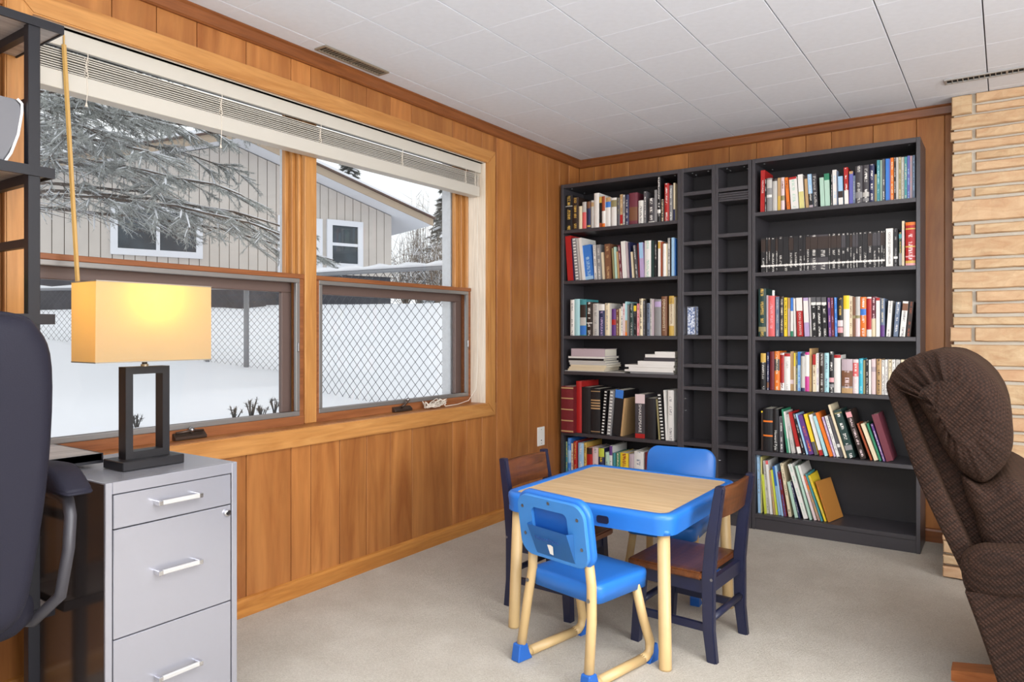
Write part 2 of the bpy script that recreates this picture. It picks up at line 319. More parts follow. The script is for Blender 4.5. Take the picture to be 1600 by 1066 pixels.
def obj(name, bm, mat, parent=None, smooth=False, local=False, recalc=True):
    """link a bmesh as one object; coordinates are world unless local, and are shifted to the parent's origin"""
    if recalc: bmesh.ops.recalc_face_normals(bm, faces=bm.faces[:])
    me = bpy.data.meshes.new(name)
    o = bpy.data.objects.new(name, me); COL.objects.link(o)
    base = Vector((0, 0, 0))
    if parent is not None:
        o.parent = parent
        q = parent
        while q is not None: base += q.location; q = q.parent
    if not local and parent is not None: bmesh.ops.translate(bm, verts=bm.verts[:], vec=-base)
    elif not local and parent is None and len(bm.verts):
        # put the origin of a top-level mesh at the middle of its base
        xs = [v.co.x for v in bm.verts]; ys = [v.co.y for v in bm.verts]; zs = [v.co.z for v in bm.verts]
        c = Vector(((min(xs) + max(xs)) / 2, (min(ys) + max(ys)) / 2, min(zs))); bmesh.ops.translate(bm, verts=bm.verts[:], vec=-c); o.location = c
    bm.to_mesh(me); bm.free()
    me.materials.append(M[mat] if isinstance(mat, str) else mat)
    if smooth: me.polygons.foreach_set('use_smooth', [True] * len(me.polygons))
    return o
def nb(): return bmesh.new()
def tag(o, label, cat, group=None):
    o['label'] = label; o['category'] = cat
    if group: o['group'] = group
    return o
def thing(name, label, cat, loc=(0, 0, 0), rz=0.0, group=None):
    o = bpy.data.objects.new(name, None); COL.objects.link(o); o.location = loc; o.rotation_euler = (0, 0, rz); o.empty_display_size = 0.05
    return tag(o, label, cat, group)
def struct(name, bm, mat, parent=None, **k):
    o = obj(name, bm, mat, parent, **k)
    if parent is None: o['kind'] = 'structure'
    return o
def bxo(name, mat, parent, x0, x1, y0, y1, z0, z1, bev=0.0, seg=1, local=False):
    bm = nb(); box(bm, x0, x1, y0, y1, z0, z1, bev, seg); return obj(name, bm, mat, parent, local=local)
_text_cache = {}
def text_mesh(s, size, ext=0.0003):
    cu = bpy.data.curves.new('t', 'FONT'); cu.body = s; cu.size = size; cu.align_x = 'CENTER'; cu.align_y = 'CENTER'; cu.extrude = ext; cu.resolution_u = 2
    o = bpy.data.objects.new('t', cu); COL.objects.link(o)
    dg = bpy.context.evaluated_depsgraph_get(); me = bpy.data.meshes.new_from_object(o.evaluated_get(dg))
    bpy.data.objects.remove(o); bpy.data.curves.remove(cu)
    return me
def text_obj(name, s, size, mat, parent, loc, rot, fit=None):
    """flat lettering as a thin mesh; fit = wanted length along the line of text"""
    me = text_mesh(s, size); o = bpy.data.objects.new(name, me); COL.objects.link(o); o.parent = parent; o.location = loc; o.rotation_euler = rot
    if fit:
        w = max(v.co.x for v in me.vertices) - min(v.co.x for v in me.vertices); k = fit / w
        for v in me.vertices: v.co.x *= k
    me.materials.clear(); me.materials.append(M[mat] if isinstance(mat, str) else mat)
    return o
def child(o, name, mesh_obj): pass
def stuff(o): o['kind'] = 'stuff'; return o
def copy_tree(o, parent=None):
    c = o.copy(); COL.objects.link(c); c.parent = parent
    for ch in [x for x in o.children]: copy_tree(ch, c)
    return c
# ================================================================ the room
HC = 2.23                                    # ceiling height
RX, RY = 5.5, -6.5                           # far ends of the room behind the photographer
# floor
bm = nb(); box(bm, -0.02, RX, RY, 0.02, -0.05, 0.0); struct('floor', bm, 'carpet')
# left wall with window opening
WY0, WY1, WZ0, WZ1 = -3.315, -1.062, 0.682, 2.012     # opening
bm = nb()
for y0, y1, z0, z1 in ((RY, WY0, 0, HC), (WY1, 0.02, 0, HC), (WY0, WY1, 0, WZ0), (WY0, WY1, WZ1, HC)): box(bm, -0.20, -0.012, y0, y1, z0, z1)
wall_left = struct('wall_left', bm, 'plank')
gy = [-4.7, -4.52, -4.36, -4.2, -4.04, -3.9, -3.74, -3.6, -3.47] + [on(px, 400, 0, 0).y for px in (60, 175, 245, 308, 385, 455, 486, 531, 573, 610, 644, 707, 729, 753, 776, 798, 826, 855, 874, 889)] + [0.0]
CO = 0.072                                    # casing width
for a, b in zip(gy, gy[1:]):
    g = 0.0012
    segs = [(0.0, HC - 0.01)]
    if b > WY0 + 0.01 and a < WY1 - 0.01: segs = [(0.0, WZ0 - 0.005), (WZ1 + 0.005, HC - 0.01)]
    for z0, z1 in segs:
        bm = nb(); box(bm, -0.012, 0.0, a + g, b - g, z0, z1, 0.0018); obj('plank', bm, 'plank', wall_left)
# back wall
bm = nb(); box(bm, -0.2, RX, 0.012, 0.2, 0, HC); wall_back = struct('wall_back', bm, 'plank')
gx = [0.0] + [on(px, 300, 1, 0).x for px in (928, 954, 983, 1028, 1075, 1139, 1182, 1223, 1259, 1299, 1364, 1432, 1476)] + [2.16]
for a, b in zip(gx, gx[1:]):
    bm = nb(); box(bm, a + 0.0012, b - 0.0012, 0.0, 0.012, 0.0, HC - 0.01, 0.0018); obj('plank', bm, 'plank', wall_back)
# right and rear walls with openings added for the fill lights
bm = nb()
for y0, y1, z0, z1 in ((RY, -4.75, 0, HC), (-2.05, 0.02, 0, HC), (-4.75, -2.05, 0, 0.55), (-4.75, -2.05, 2.12, HC)): box(bm, RX, RX + 0.15, y0, y1, z0, z1)
struct('wall_right', bm, 'plaster')
bm = nb()
for x0, x1, z0, z1 in ((-0.2, 0.65, 0, HC), (4.15, RX, 0, HC), (0.65, 4.15, 0, 0.5), (0.65, 4.15, 2.16, HC)): box(bm, x0, x1, RY - 0.15, RY, z0, z1)
struct('wall_rear', bm, 'plaster')
# ceiling of square tiles
bm = nb(); box(bm, -0.2, RX, RY, 0.2, HC + 0.012, HC + 0.15); ceiling = struct('ceiling', bm, 'tile_gap')
cxs = [0.0] + [0.121 + 0.3125 * i for i in range(18)]; cxs = [c for c in cxs if c < RX] + [RX]
cys = [0.0] + [-0.172 - 0.3145 * i for i in range(21)]; cys = [c for c in cys if c > RY] + [RY]
rest = nb(); proto = {}
for i, (a, b) in enumerate(zip(cxs, cxs[1:])):
    for j, (c, d) in enumerate(zip(cys, cys[1:])):
        if a < 2.9 and d > -3.4:
            w, h = round(b - a, 4), round(c - d, 4)
            if (w, h) not in proto:
                bm = nb(); box(bm, 0.0022, w - 0.0022, -h + 0.0002, -0.0002, 0, 0.012, 0.001); o = obj('ceiling_tile', bm, 'tile', ceiling, local=True); proto[(w, h)] = o
            else:
                o = proto[(w, h)].copy(); COL.objects.link(o); o.parent = ceiling
            o.location = Vector((a, c, HC)) - ceiling.location
        else: box(rest, a + 0.0014, b - 0.0014, d + 0.0003, c - 0.0003, HC, HC + 0.012)
stuff(obj('ceiling_tile', rest, 'tile', ceiling))
# crown and baseboards
def crown(name, pts, ax, d0, d1, mat):
    bm = nb(); prism(bm, pts, d0, d1, ax); struct(name, bm, mat)
crown('trim_1', [(0.0, HC - 0.052), (0.010, HC - 0.052), (0.016, HC - 0.046), (0.022, HC - 0.012), (0.028, HC - 0.006), (0.028, HC), (0.0, HC)], 1, -4.8, 0.0, 'crown')
crown('trim_2', [(0.0, HC - 0.052), (-0.010, HC - 0.052), (-0.016, HC - 0.046), (-0.022, HC - 0.012), (-0.028, HC - 0.006), (-0.028, HC), (0.0, HC)], 0, 0.0, 2.16, 'crown_x')
crown('baseboard_left', [(0.0, 0.0), (0.014, 0.0), (0.014, 0.056), (0.010, 0.066), (0.0, 0.07)], 1, -4.8, 0.0, 'base')
crown('baseboard_back', [(0.0, 0.0), (-0.014, 0.0), (-0.014, 0.056), (-0.010, 0.066), (0.0, 0.07)], 0, 0.014, 2.145, 'crown_x')

# ---------------------------------------------------------------- the window
win = bpy.data.objects.new('window_1', None); COL.objects.link(win); win.location = (-0.06, (WY0 + WY1) / 2, WZ0); win['kind'] = 'structure'
def mitre(y0, y1, z0, z1, w, side):
    """one mitred casing board on the room face of the wall"""
    o = [(y0, z0), (y1, z0), (y1, z1), (y0, z1)]; i = [(y0 + w, z0 + w), (y1 - w, z0 + w), (y1 - w, z1 - w), (y0 + w, z1 - w)]
    a, b = side, (side + 1) % 4
    bm = nb(); prism(bm, [o[a], o[b], i[b], i[a]], 0.0, 0.019, 0)
    bmesh.ops.bevel(bm, geom=[e for e in bm.edges if all(v.co.x > 0.018 for v in e.verts)], offset=0.004, segments=2, affect='EDGES')
    return bm
CY0, CY1, CZ0, CZ1 = WY0 - CO, WY1 + CO, WZ0 - CO, WZ1 + CO
for k in range(4): obj('casing', mitre(CY0, CY1, CZ0, CZ1, CO, k), 'casing' if k % 2 == 0 else 'casing_v', win)
# jambs, head and sill lining the recess
bxo('sill', 'jamb_wood', win, -0.118, 0.004, WY0, WY1, WZ0 - 0.018, WZ0 - 0.002, 0.002)
bxo('head_jamb', 'white_paint', win, -0.20, 0.0, WY0, WY1, WZ1, WZ1 + 0.012)
bxo('jamb', 'jamb_wood', win, -0.16, 0.001, WY1 - 0.001, WY1 + 0.012, WZ0, WZ1)
bxo('jamb', 'jamb_wood', win, -0.16, 0.001, WY0 - 0.012, WY0 + 0.001, WZ0, WZ1)
MY0, MY1 = -2.228, -2.165                                      # wooden mullion
ZR = 1.314                                                     # meeting rail
bxo('mullion', 'casing_v', win, -0.19, -0.092, MY0, MY1, WZ0, WZ1, 0.003)
for k, (y0, y1) in enumerate(((WY0, MY0), (MY1, WY1))):
    # upper fixed light: stepped wooden stops
    for s, dx in enumerate((-0.118, -0.142, -0.166)):
        for side, ya in ((0, y0), (1, y1)):
            w = ((0.010, 0.018, 0.026) if (k, side) in ((0, 0),) else (0.012, 0.034, 0.060) if (k, side) == (1, 1) else (0.013, 0.029, 0.046) if (k, side) == (0, 1) else (0.005, 0.011, 0.018))[s]
            bxo('stop', 'casing_v', win, dx - 0.024, dx, ya if side == 0 else ya - w, ya + w if side == 0 else ya, ZR, WZ1, 0.003)
    bxo('meeting_rail', 'sash', win, -0.150, -0.098, y0, y1, ZR - 0.012, ZR + 0.008, 0.002)
    bxo('bottom_frame', 'sash', win, -0.150, -0.098, y0, y1, WZ0 - 0.002, WZ0 + 0.036, 0.002)
    for ya, yb in ((y0, y0 + 0.022), (y1 - 0.022, y1)):
        bxo('side_frame', 'sash', win, -0.150, -0.102, ya, yb, WZ0 + 0.03, ZR - 0.012, 0.002)
    # lower light: grey screen frame in front of a brown storm sash
    sf = nb(); a0, a1, b0, b1 = y0 + 0.020, y1 - 0.020, WZ0 + 0.036, ZR - 0.010
    w = 0.020
    for q in ((a0, a1, b0, b0 + w), (a0, a1, b1 - w, b1), (a0, a0 + w, b0 + w, b1 - w), (a1 - w, a1, b0 + w, b1 - w)): box(sf, -0.118, -0.102, q[0], q[1], q[2], q[3], 0.003, 2)
    scr = obj('screen_frame', sf, 'alu', win)
    bxo('latch', 'steel', scr, -0.103, -0.094, a1 - 0.014, a1 - 0.006, (b0 + b1) / 2 - 0.02, (b0 + b1) / 2 + 0.02, 0.002)
    st = nb(); w = 0.052
    for q in ((a0, a1, b0, b0 + 0.014), (a0, a1, b1 - 0.060, b1), (a0, a0 + 0.02, b0 + 0.014, b1 - 0.06), (a1 - w, a1, b0 + 0.014, b1 - 0.06)): box(st, -0.178, -0.155, q[0], q[1], q[2], q[3], 0.003)
    obj('storm_sash', st, 'alu_brown', win)
    bxo('pane', 'glass', win, -0.170, -0.167, a0 + 0.01, a1 - 0.02, b0 + 0.01, b1 - 0.02)
    bxo('pane', 'glass', win, -0.193, -0.190, y0 + 0.002, y1 - 0.002, ZR + 0.006, WZ1)
# exterior trim that shows through the panes on the far jamb and beside the mullion
bxo('exterior_trim', 'ext_trim', win, -0.27, -0.205, WY1 - 0.053, WY1 + 0.05, WZ0 - 0.1, WZ1 + 0.05, 0.004)
bxo('exterior_trim', 'ext_trim', win, -0.225, -0.194, MY0 - 0.032, MY1 + 0.01, WZ0, WZ1, 0.004)
bxo('exterior_trim', 'ext_trim', win, -0.31, -0.20, WY0 - 0.05, WY0 + 0.02, WZ0 - 0.1, WZ1 + 0.05, 0.004)

# cranks on the bottom frame
def crank_at(px, label):
    c = on(px, 650, 0, -0.09); t = thing('window_crank', label, 'window crank', (-0.088, c.y, WZ0 + 0.001), 0)
    bm = nb(); prism(bm, [(-0.012, 0), (0.014, 0), (0.014, 0.010), (-0.004, 0.024), (-0.012, 0.024)], -0.062, 0.062, 1); 
    bmesh.ops.bevel(bm, geom=bm.edges[:], offset=0.002, segments=1, affect='EDGES'); obj('housing', bm, 'crank', t, local=True)
    return t
t = crank_at(296, 'bronze window crank folded flat on the sill beside the table lamp')
bm = nb(); tube(bm, [(0.004, -0.055, 0.026), (0.006, 0.0, 0.030), (0.004, 0.052, 0.027)], 0.0045, 8); obj('crank_arm', bm, 'crank', t, True, local=True)
bm = nb(); bmesh.ops.create_uvsphere(bm, u_segments=10, v_segments=6, radius=0.011, matrix=Matrix.Translation((0.006, 0.004, 0.033))); obj('crank_knob', bm, 'steel', t, True, local=True)
t = crank_at(628, 'bronze window crank with raised handle beside the tangled cord')
bm = nb(); tube(bm, [(0.006, -0.01, 0.022), (0.010, 0.008, 0.032), (0.012, 0.024, 0.046), (0.014, 0.02, 0.058)], 0.006, 8); obj('crank_arm', bm, 'crank', t, True, local=True)
bm = nb(); bmesh.ops.create_uvsphere(bm, u_segments=10, v_segments=6, radius=0.010, matrix=Matrix.Translation((0.014, 0.026, 0.056))); obj('crank_knob', bm, 'steel', t, True, local=True)

# ---------------------------------------------------------------- raised venetian blind
BL = thing('venetian_blind', 'raised white venetian blind hanging inside the window head', 'blind', (-0.055, (WY0 + WY1) / 2, 1.825))
by0, by1 = WY0 + 0.006, WY1 - 0.006
bxo('valance', 'blind', BL, -0.030, -0.024, by0, by1, 1.957, 2.010, 0.002)
bxo('headrail', 'blind', BL, -0.085, -0.034, by0, by1, 1.972, 2.010, 0.003)
ns = 9
for i in range(ns):
    z = 1.884 + i * 0.0076
    bm = nb(); y0, y1 = by0 + 0.012 + R.uniform(-0.003, 0.003), by1 - 0.012 + R.uniform(-0.003, 0.003); jx = R.uniform(-0.002, 0.002)
    V = [bm.verts.new((jx + x, y, z + dz)) for y in (y0, y1) for x, dz in ((-0.082, 0), (-0.057, 0.0022), (-0.032, 0), (-0.032, 0.003), (-0.057, 0.0052), (-0.082, 0.003))]
    for q in range(6): bm.faces.new((V[q], V[(q + 1) % 6], V[6 + (q + 1) % 6], V[6 + q]))
    bm.faces.new(V[:6]); bm.faces.new(V[6:][::-1]); obj('slat', bm, 'blind', BL)
bxo('bottom_rail', 'blind', BL, -0.086, -0.028, by0 + 0.01, by1 - 0.008, 1.826, 1.882, 0.004, 2)
for px in (135, 345, 500, 628, 727, 742):
    yy = on(px, 180, 0, -0.03).y
    bm = nb(); tube(bm, [(-0.0265, yy, 1.975), (-0.0255, yy + 0.003, 1.95), (-0.026, yy - 0.004, 1.92), (-0.0255, yy + 0.004, 1.885)], 0.0012, 5)
    for k in range(7):
        z = 1.888 + k * 0.009; tube(bm, [(-0.031, yy - 0.006, z), (-0.025, yy, z - 0.008), (-0.031, yy + 0.006, z + 0.002)], 0.0014, 4)
    obj('ladder_cord', bm, 'cord', BL)
for px, zz in ((135, 1.79), (345, 1.76)):
    yy = on(px, 200, 0, -0.03).y; bm = nb(); tube(bm, [(-0.0265, yy, 1.885), (-0.0262, yy + 0.002, 1.84), (-0.03, yy, zz + 0.01)], 0.0011, 5); tube(bm, [(-0.03, yy, zz + 0.012), (-0.03, yy, zz)], 0.002, 6, r1=0.005); obj('pull_cord', bm, 'cord', BL)
a = on(100, 70, 0, -0.02); b = on(122, 452, 0, -0.012)
bm = nb(); tube(bm, [(a.x, a.y, a.z), (b.x, b.y, b.z)], 0.0072, 6); tube(bm, [(a.x, a.y, a.z + 0.03), (a.x, a.y, a.z - 0.005)], 0.0025, 6); obj('tilt_wand', bm, 'wand', BL)
# lift cord: down the jamb, tangled on the sill
bm = nb(); y1 = WY1 - 0.03
tube(bm, [(-0.03, y1, 1.94), (-0.034, y1 + 0.004, 1.6), (-0.036, y1 + 0.01, 1.2), (-0.04, y1 + 0.012, 0.9), (-0.045, y1 + 0.004, 0.76), (-0.055, y1 - 0.05, 0.7), (-0.06, y1 - 0.14, 0.686), (-0.055, y1 - 0.25, 0.685)], 0.0018, 6)
rr = random.Random(3); pts = []
cy = on(680, 635, 0, -0.05).y
for i in range(70):
    a = i * 0.9 + rr.uniform(-0.5, 0.5); ra = rr.uniform(0.4, 1.0)
    pts.append(Vector((-0.05 + 0.028 * ra * math.cos(a), cy + 0.10 * ra * math.sin(a * 0.83), 0.686 + 0.042 * abs(math.sin(a * 1.7)) * rr.uniform(0.3, 1))))
sm = []
for i in range(1, len(pts) - 2):
    for j in range(4):
        tt = j / 4; p0, p1, p2, p3 = pts[i - 1:i + 3]; sm.append(0.5 * (2 * p1 + (p2 - p0) * tt + (2 * p0 - 5 * p1 + 4 * p2 - p3) * tt * tt + (3 * p1 - p0 - 3 * p2 + p3) * tt ** 3))
tube(bm, sm, 0.0019, 5)
obj('lift_cord', bm, 'cord', BL, True)

# ---------------------------------------------------------------- wall plate, ceiling registers
yA = on(838, 680, 0, 0).y; yB = on(851, 680, 0, 0).y
t = thing('wall_plate', 'white telephone jack plate on the wood panelling beside the bookcase', 'wall plate', (0.0, (yA + yB) / 2, 0.365))
bxo('plate', 'plate', t, 0.0, 0.006, yA + 0.008, yB - 0.008, 0.372, 0.488, 0.002)
bm = nb(); tube(bm, [(0.006, (yA + yB) / 2, 0.405), (0.0075, (yA + yB) / 2, 0.405)], 0.004, 8); obj('jack', bm, 'dark', t)
for z in (0.388, 0.472):
    bm = nb(); tube(bm, [(0.006, (yA + yB) / 2, z), (0.0074, (yA + yB) / 2, z)], 0.003, 8); obj('screw', bm, 'steel', t)
def register(label, x0, x1, y0, y1, along, n, mat):
    t = thing('ceiling_register', label, 'air vent', ((x0 + x1) / 2, (y0 + y1) / 2, HC - 0.008))
    f = 0.011; bm = nb()
    for a, b, c, d in ((x0, x1, y0, y0 + f), (x0, x1, y1 - f, y1), (x0, x0 + f, y0 + f, y1 - f), (x1 - f, x1, y0 + f, y1 - f)): box(bm, a, b, c, d, HC - 0.007, HC, 0.0015)
    obj('frame', bm, mat, t)
    bxo('duct_opening', 'dark', t, x0 + f * 0.8, x1 - f * 0.8, y0 + f * 0.8, y1 - f * 0.8, HC - 0.0015, HC - 0.0005)
    L = (y1 - y0 if along == 'y' else x1 - x0) - 2 * f
    for i in range(1, n):
        s = L * i / n; w = 0.0035 if i != n // 2 else 0.008
        bm = nb()
        if along == 'y': box(bm, x0 + f, x1 - f, y0 + f + s - w / 2, y0 + f + s + w / 2, HC - 0.006, HC - 0.002)
        else: box(bm, x0 + f + s - w / 2, x0 + f + s + w / 2, y0 + f, y1 - f, HC - 0.006, HC - 0.002)
        obj('louver', bm, mat, t)
register('brass-grey ceiling register beside the crown moulding above the window', 0.056, 0.124, -2.305, -1.94, 'y', 22, 'vent')
register('long grey ceiling register in front of the stone chimney', 2.142, 2.62, -0.432, -0.360, 'x', 22, 'vent_w')

# ---------------------------------------------------------------- stone chimney breast
SX0, SYF = 2.155, -0.12
bm = nb(); box(bm, SX0 + 0.012, 3.7, SYF + 0.004, 0.012, 0, HC); chim = struct('wall_chimney', bm, 'grout')
zof = lambda py: on(1500, py, 1, SYF).z
def cz(l): return [(on(1486, a, 1, SYF).z, on(1486, b, 1, SYF).z) for a, b in l]
courses = cz([(152.6, 182.3), (184.5, 204.3), (207, 221.7), (224.6, 238.5), (242, 272.3), (275.7, 294.8), (297.5, 310.6), (315, 349), (353.3, 369), (373.6, 403.7), (407.3, 422.4), (425.8, 452.8), (456, 491), (495.5, 508.6), (511.3, 533.8), (538, 571), (575, 594), (598, 629), (633, 643), (647, 668), (672, 684), (688, 712), (716, 735), (738, 765), (768, 790), (793, 815)])
split = {0: 'b', 2: 's', 4: 'b', 6: 's', 8: 's', 10: 's', 12: 'b', 14: 's'}
def a_stone(x0, x1, z0, z1, yf, par, rs):
    bm = nb(); d = rs.uniform(0.0, 0.010); n = max(2, int((x1 - x0) / 0.05))
    top, bot = [], []
    for i in range(n + 1):
        x = x0 + (x1 - x0) * i / n; top.append((x, z1 - abs(rs.gauss(0, 0.0016)))); bot.append((x, z0 + abs(rs.gauss(0, 0.0016))))
    poly = bot + top[::-1]
    A = [bm.verts.new((x, yf - d + rs.uniform(-0.002, 0.002), z)) for x, z in poly]; B = [bm.verts.new((x, yf + 0.03, z)) for x, z in poly]
    k = len(poly)
    C = [bm.verts.new((x + (0.004 if i in (0, k - 1) else -0.004 if i in (n, n + 1) else 0), yf - d - rs.uniform(0.006, 0.012), z + (0.005 if i <= n else -0.005))) for i, (x, z) in enumerate(poly)]
    for i in range(k):
        j = (i + 1) % k; bm.faces.new((A[i], A[j], B[j], B[i])); bm.faces.new((C[i], C[j], A[j], A[i]))
    for i in range(n): bm.faces.new((C[i], C[i + 1], C[k - 2 - i], C[k - 1 - i]))
    bm.faces.new(B[::-1])
    return obj('stone', bm, 'stone', par)
rs = random.Random(11)
for i, (zt, zb) in enumerate(courses):
    zt = min(zt, HC)
    xj = on(1522, 300, 1, SYF).x + rs.uniform(-0.006, 0.006); x0 = SX0 + rs.uniform(-0.006, 0.008)
    k = split.get(i, 's' if i > 15 and rs.random() < 0.3 else '')
    g = 0.004
    def run(xs, za, zb_):
        x = xs
        while x < 3.68:
            L = rs.uniform(0.35, 0.75); x1 = min(x + L, 3.7); 
            if 3.7 - x1 < 0.12: x1 = 3.7
            a_stone(x, x1 - 0.012, za, zb_, SYF, chim, rs); x = x1
    if k == 'b':
        a_stone(x0, xj - 0.008, zb, zt, SYF, chim, rs); zm = (zt + zb) / 2 + rs.uniform(-0.004, 0.004); run(xj + 0.008, zb, zm - 0.004); run(xj + 0.008, zm + 0.004, zt)
    elif k == 's':
        a_stone(x0, xj - 0.008, zb, zt, SYF, chim, rs); run(xj + 0.006, zb, zt)
    else: run(x0, zb, zt)
# raised hearth
HX0, HYF, HZ = 2.147, -0.585, 0.185
bm = nb(); box(bm, HX0 + 0.012, 3.7, HYF + 0.018, SYF + 0.02, 0, HZ - 0.05); hearth = struct('hearth', bm, 'grout')
for z0, z1 in ((0.0, 0.052), (0.058, 0.098), (0.104, 0.16)):
    x = HX0 + rs.uniform(-0.004, 0.004)
    while x < 3.65:
        x1 = min(x + rs.uniform(0.22, 0.55), 3.7); a_stone(x, x1 - 0.01, z0 + 0.002, z1, HYF, hearth, rs); x = x1
x = HX0
while x < 3.65:
    x1 = min(x + rs.uniform(0.35, 0.6), 3.7); bm = nb(); box(bm, x, x1 - 0.008, HYF - 0.012, SYF - 0.002, HZ - 0.022, HZ, 0.004); obj('hearth_slab', bm, 'stone', hearth); x = x1
# ================================================================ bookcases
YF = -0.28
def bookcase(label, x0, x1, yb, shelves, cat='bookcase', t=0.018, depth_front=YF):
    r = thing('bookcase', label, cat, ((x0 + x1) / 2, (yb + YF) / 2, 0.0))
    bv = 0.0012
    bxo('side_panel', 'black_wood', r, x0, x0 + t, YF, yb, 0, 2.02, bv); bxo('side_panel', 'black_wood', r, x1 - t, x1, YF, yb, 0, 2.02, bv)
    bxo('top_panel', 'black_wood', r, x0 + t, x1 - t, YF, yb, 2.02 - 0.024, 2.02, bv)
    bxo('back_panel', 'black_back', r, x0 + t, x1 - t, yb - 0.006, yb, 0.06, 1.998)
    bxo('bottom_panel', 'black_wood', r, x0 + t, x1 - t, YF, yb - 0.006, 0.063, 0.085, bv)
    bxo('plinth', 'black_wood', r, x0 + t, x1 - t, YF + 0.006, YF + 0.022, 0, 0.063)
    for z in shelves:
        s = bxo('shelf', 'black_wood', r, x0 + t, x1 - t, YF + 0.002, yb - 0.006, z - 0.021, z, bv)
    # cam-lock dowel caps under the top panel
    for xx in (x0 + t + 0.035, x1 - t - 0.035):
        for yy in (YF + 0.05, yb - 0.06):
            bm = nb(); tube(bm, [(xx, yy, 1.9965), (xx, yy, 1.9945)], 0.007, 10); obj('dowel_cap', bm, 'steel', r)
    return r
XL0, XL1 = 0.022, 0.824; XB1, XB2 = 1.026, 1.229; XR0, XR1 = 1.232, 2.036
LZ = [1.727, 1.403, 1.053, 0.826, 0.437]; RZ = [1.728, 1.400, 1.051, 0.762, 0.427]
bcL = bookcase('wide black-brown bookcase full of books beside the window wall', XL0, XL1, -0.002, LZ)
bcR = bookcase('wide black-brown bookcase full of books beside the stone chimney', XR0, XR1, -0.002, RZ)
Z1 = [1.881, 1.786, 1.596, 1.436, 1.308, 1.057, 0.893, 0.764, 0.443, 0.24]
Z2 = [1.882, 1.626, 1.431, 1.306, 1.055, 0.891, 0.763, 0.603, 0.444, 0.26]
t1 = bookcase('narrow black-brown shelf tower holding a small blue patterned box', XL1 + 0.001, XB1, YF + 0.17, Z1, 'shelf tower')
t2 = bookcase('narrow empty black-brown shelf tower with spare shelves stacked near its top', XB1 + 0.001, XB2, YF + 0.17, Z2, 'shelf tower')
for i in range(4): bxo('shelf', 'black_wood', t2, XB1 + 0.02, XB2 - 0.019, YF + 0.004 + 0.002 * (i % 2), YF + 0.16, 1.806 + i * 0.0125, 1.817 + i * 0.0125, 0.001)
for z in (0.69, 0.62, 1.30):
    bm = nb(); tube(bm, [(XL1 + 0.019, YF + 0.03, z), (XL1 + 0.026, YF + 0.03, z)], 0.004, 8); obj('shelf_pin', bm, 'chrome', t1)
bm = nb(); tube(bm, [(XB1 + 0.019, YF + 0.03, 0.35), (XB1 + 0.026, YF + 0.03, 0.35)], 0.004, 8); obj('shelf_pin', bm, 'chrome', t2)
# small patterned box in the tower
def pattern_mat(name, c1, c2, sc):
    t = NT(name); setp(t.p, 0.5); co = t.n('ShaderNodeTexCoord'); nz = t.n('ShaderNodeTexNoise', Scale=sc, Detail=4.0); t.l(co.outputs['Object'], nz.inputs['Vector'])
    rp = t.n('ShaderNodeValToRGB'); rp.color_ramp.elements[0].position = 0.42; rp.color_ramp.elements[1].position = 0.58; rp.color_ramp.elements[0].color = lin(c1); rp.color_ramp.elements[1].color = lin(c2)
    t.l(nz.outputs[0], rp.inputs[0]); t.l(rp.outputs[0], t.p.inputs['Base Color']); return t.m
M['bluebox'] = pattern_mat('blue_white_print', (92, 112, 158), (222, 226, 236), 90)
xa, xb = on(1071, 500, 1, YF + 0.06).x, on(1085, 500, 1, YF + 0.06).x
sh_ = max(0, XL1 + 0.0215 - xa); xa += sh_; xb += sh_
t = thing('patterned_box', 'small blue and white patterned box standing in the narrow shelf tower', 'box', ((xa + xb) / 2, YF + 0.07, 1.057))
zt_ = on(1078, 479, 1, YF + 0.05).z
bxo('box_body', 'bluebox', t, xa, xb, YF + 0.05, YF + 0.09, 1.058, zt_, 0.004)
bm = nb()
for q in ((xa, xb, 1.058, 1.063), (xa, xb, zt_ - 0.005, zt_), (xa, xa + 0.004, 1.063, zt_ - 0.005), (xb - 0.004, xb, 1.063, zt_ - 0.005)): box(bm, q[0], q[1], YF + 0.046, YF + 0.052, q[2], q[3])
obj('box_rim', bm, 'silver', t)

# ================================================================ books
CN = {'k': ('black', (30, 28, 30)), 'kb': ('dark brown', (52, 38, 32)), 'ch': ('charcoal', (66, 62, 66)), 'w': ('white', (226, 222, 216)), 'cr': ('cream', (222, 206, 174)), 'lg': ('light grey', (190, 186, 180)),
 'g': ('grey', (136, 134, 134)), 'dg': ('dark grey', (88, 86, 90)), 'r': ('red', (172, 34, 32)), 'py': ('pale yellow', (212, 202, 132)), 'am': ('amber', (176, 118, 54)), 'co': ('coral', (220, 98, 98)), 'mr': ('maroon', (112, 34, 40)), 'bu': ('burgundy', (110, 50, 62)), 'or': ('orange', (226, 116, 36)), 'ro': ('rust', (160, 76, 44)),
 'br': ('brown', (120, 80, 56)), 'tn': ('tan', (184, 148, 104)), 'ol': ('olive', (146, 136, 96)), 'go': ('gold', (206, 168, 80)), 'y': ('yellow', (234, 200, 48)), 'yg': ('lime', (196, 204, 70)), 'gr': ('green', (52, 128, 96)), 'dgn': ('dark green', (36, 60, 56)),
 'pg': ('pale green', (174, 204, 186)), 'te': ('teal', (70, 140, 146)), 'tq': ('turquoise', (62, 176, 198)), 'pt': ('pale teal', (166, 208, 212)), 'lb': ('light blue', (156, 192, 222)), 'b': ('blue', (58, 118, 198)), 'sb': ('slate blue', (102, 116, 138)), 'nv': ('navy', (42, 46, 82)),
 'pu': ('purple', (96, 56, 124)), 'li': ('lilac', (178, 156, 194)), 'pv': ('violet', (98, 98, 170)), 'mg': ('magenta', (198, 62, 140)), 'pk': ('pink', (222, 156, 160)), 'pp': ('pale pink', (222, 200, 200)), 'mv': ('mauve', (184, 166, 172))}
def C(k): return CN[k][1]
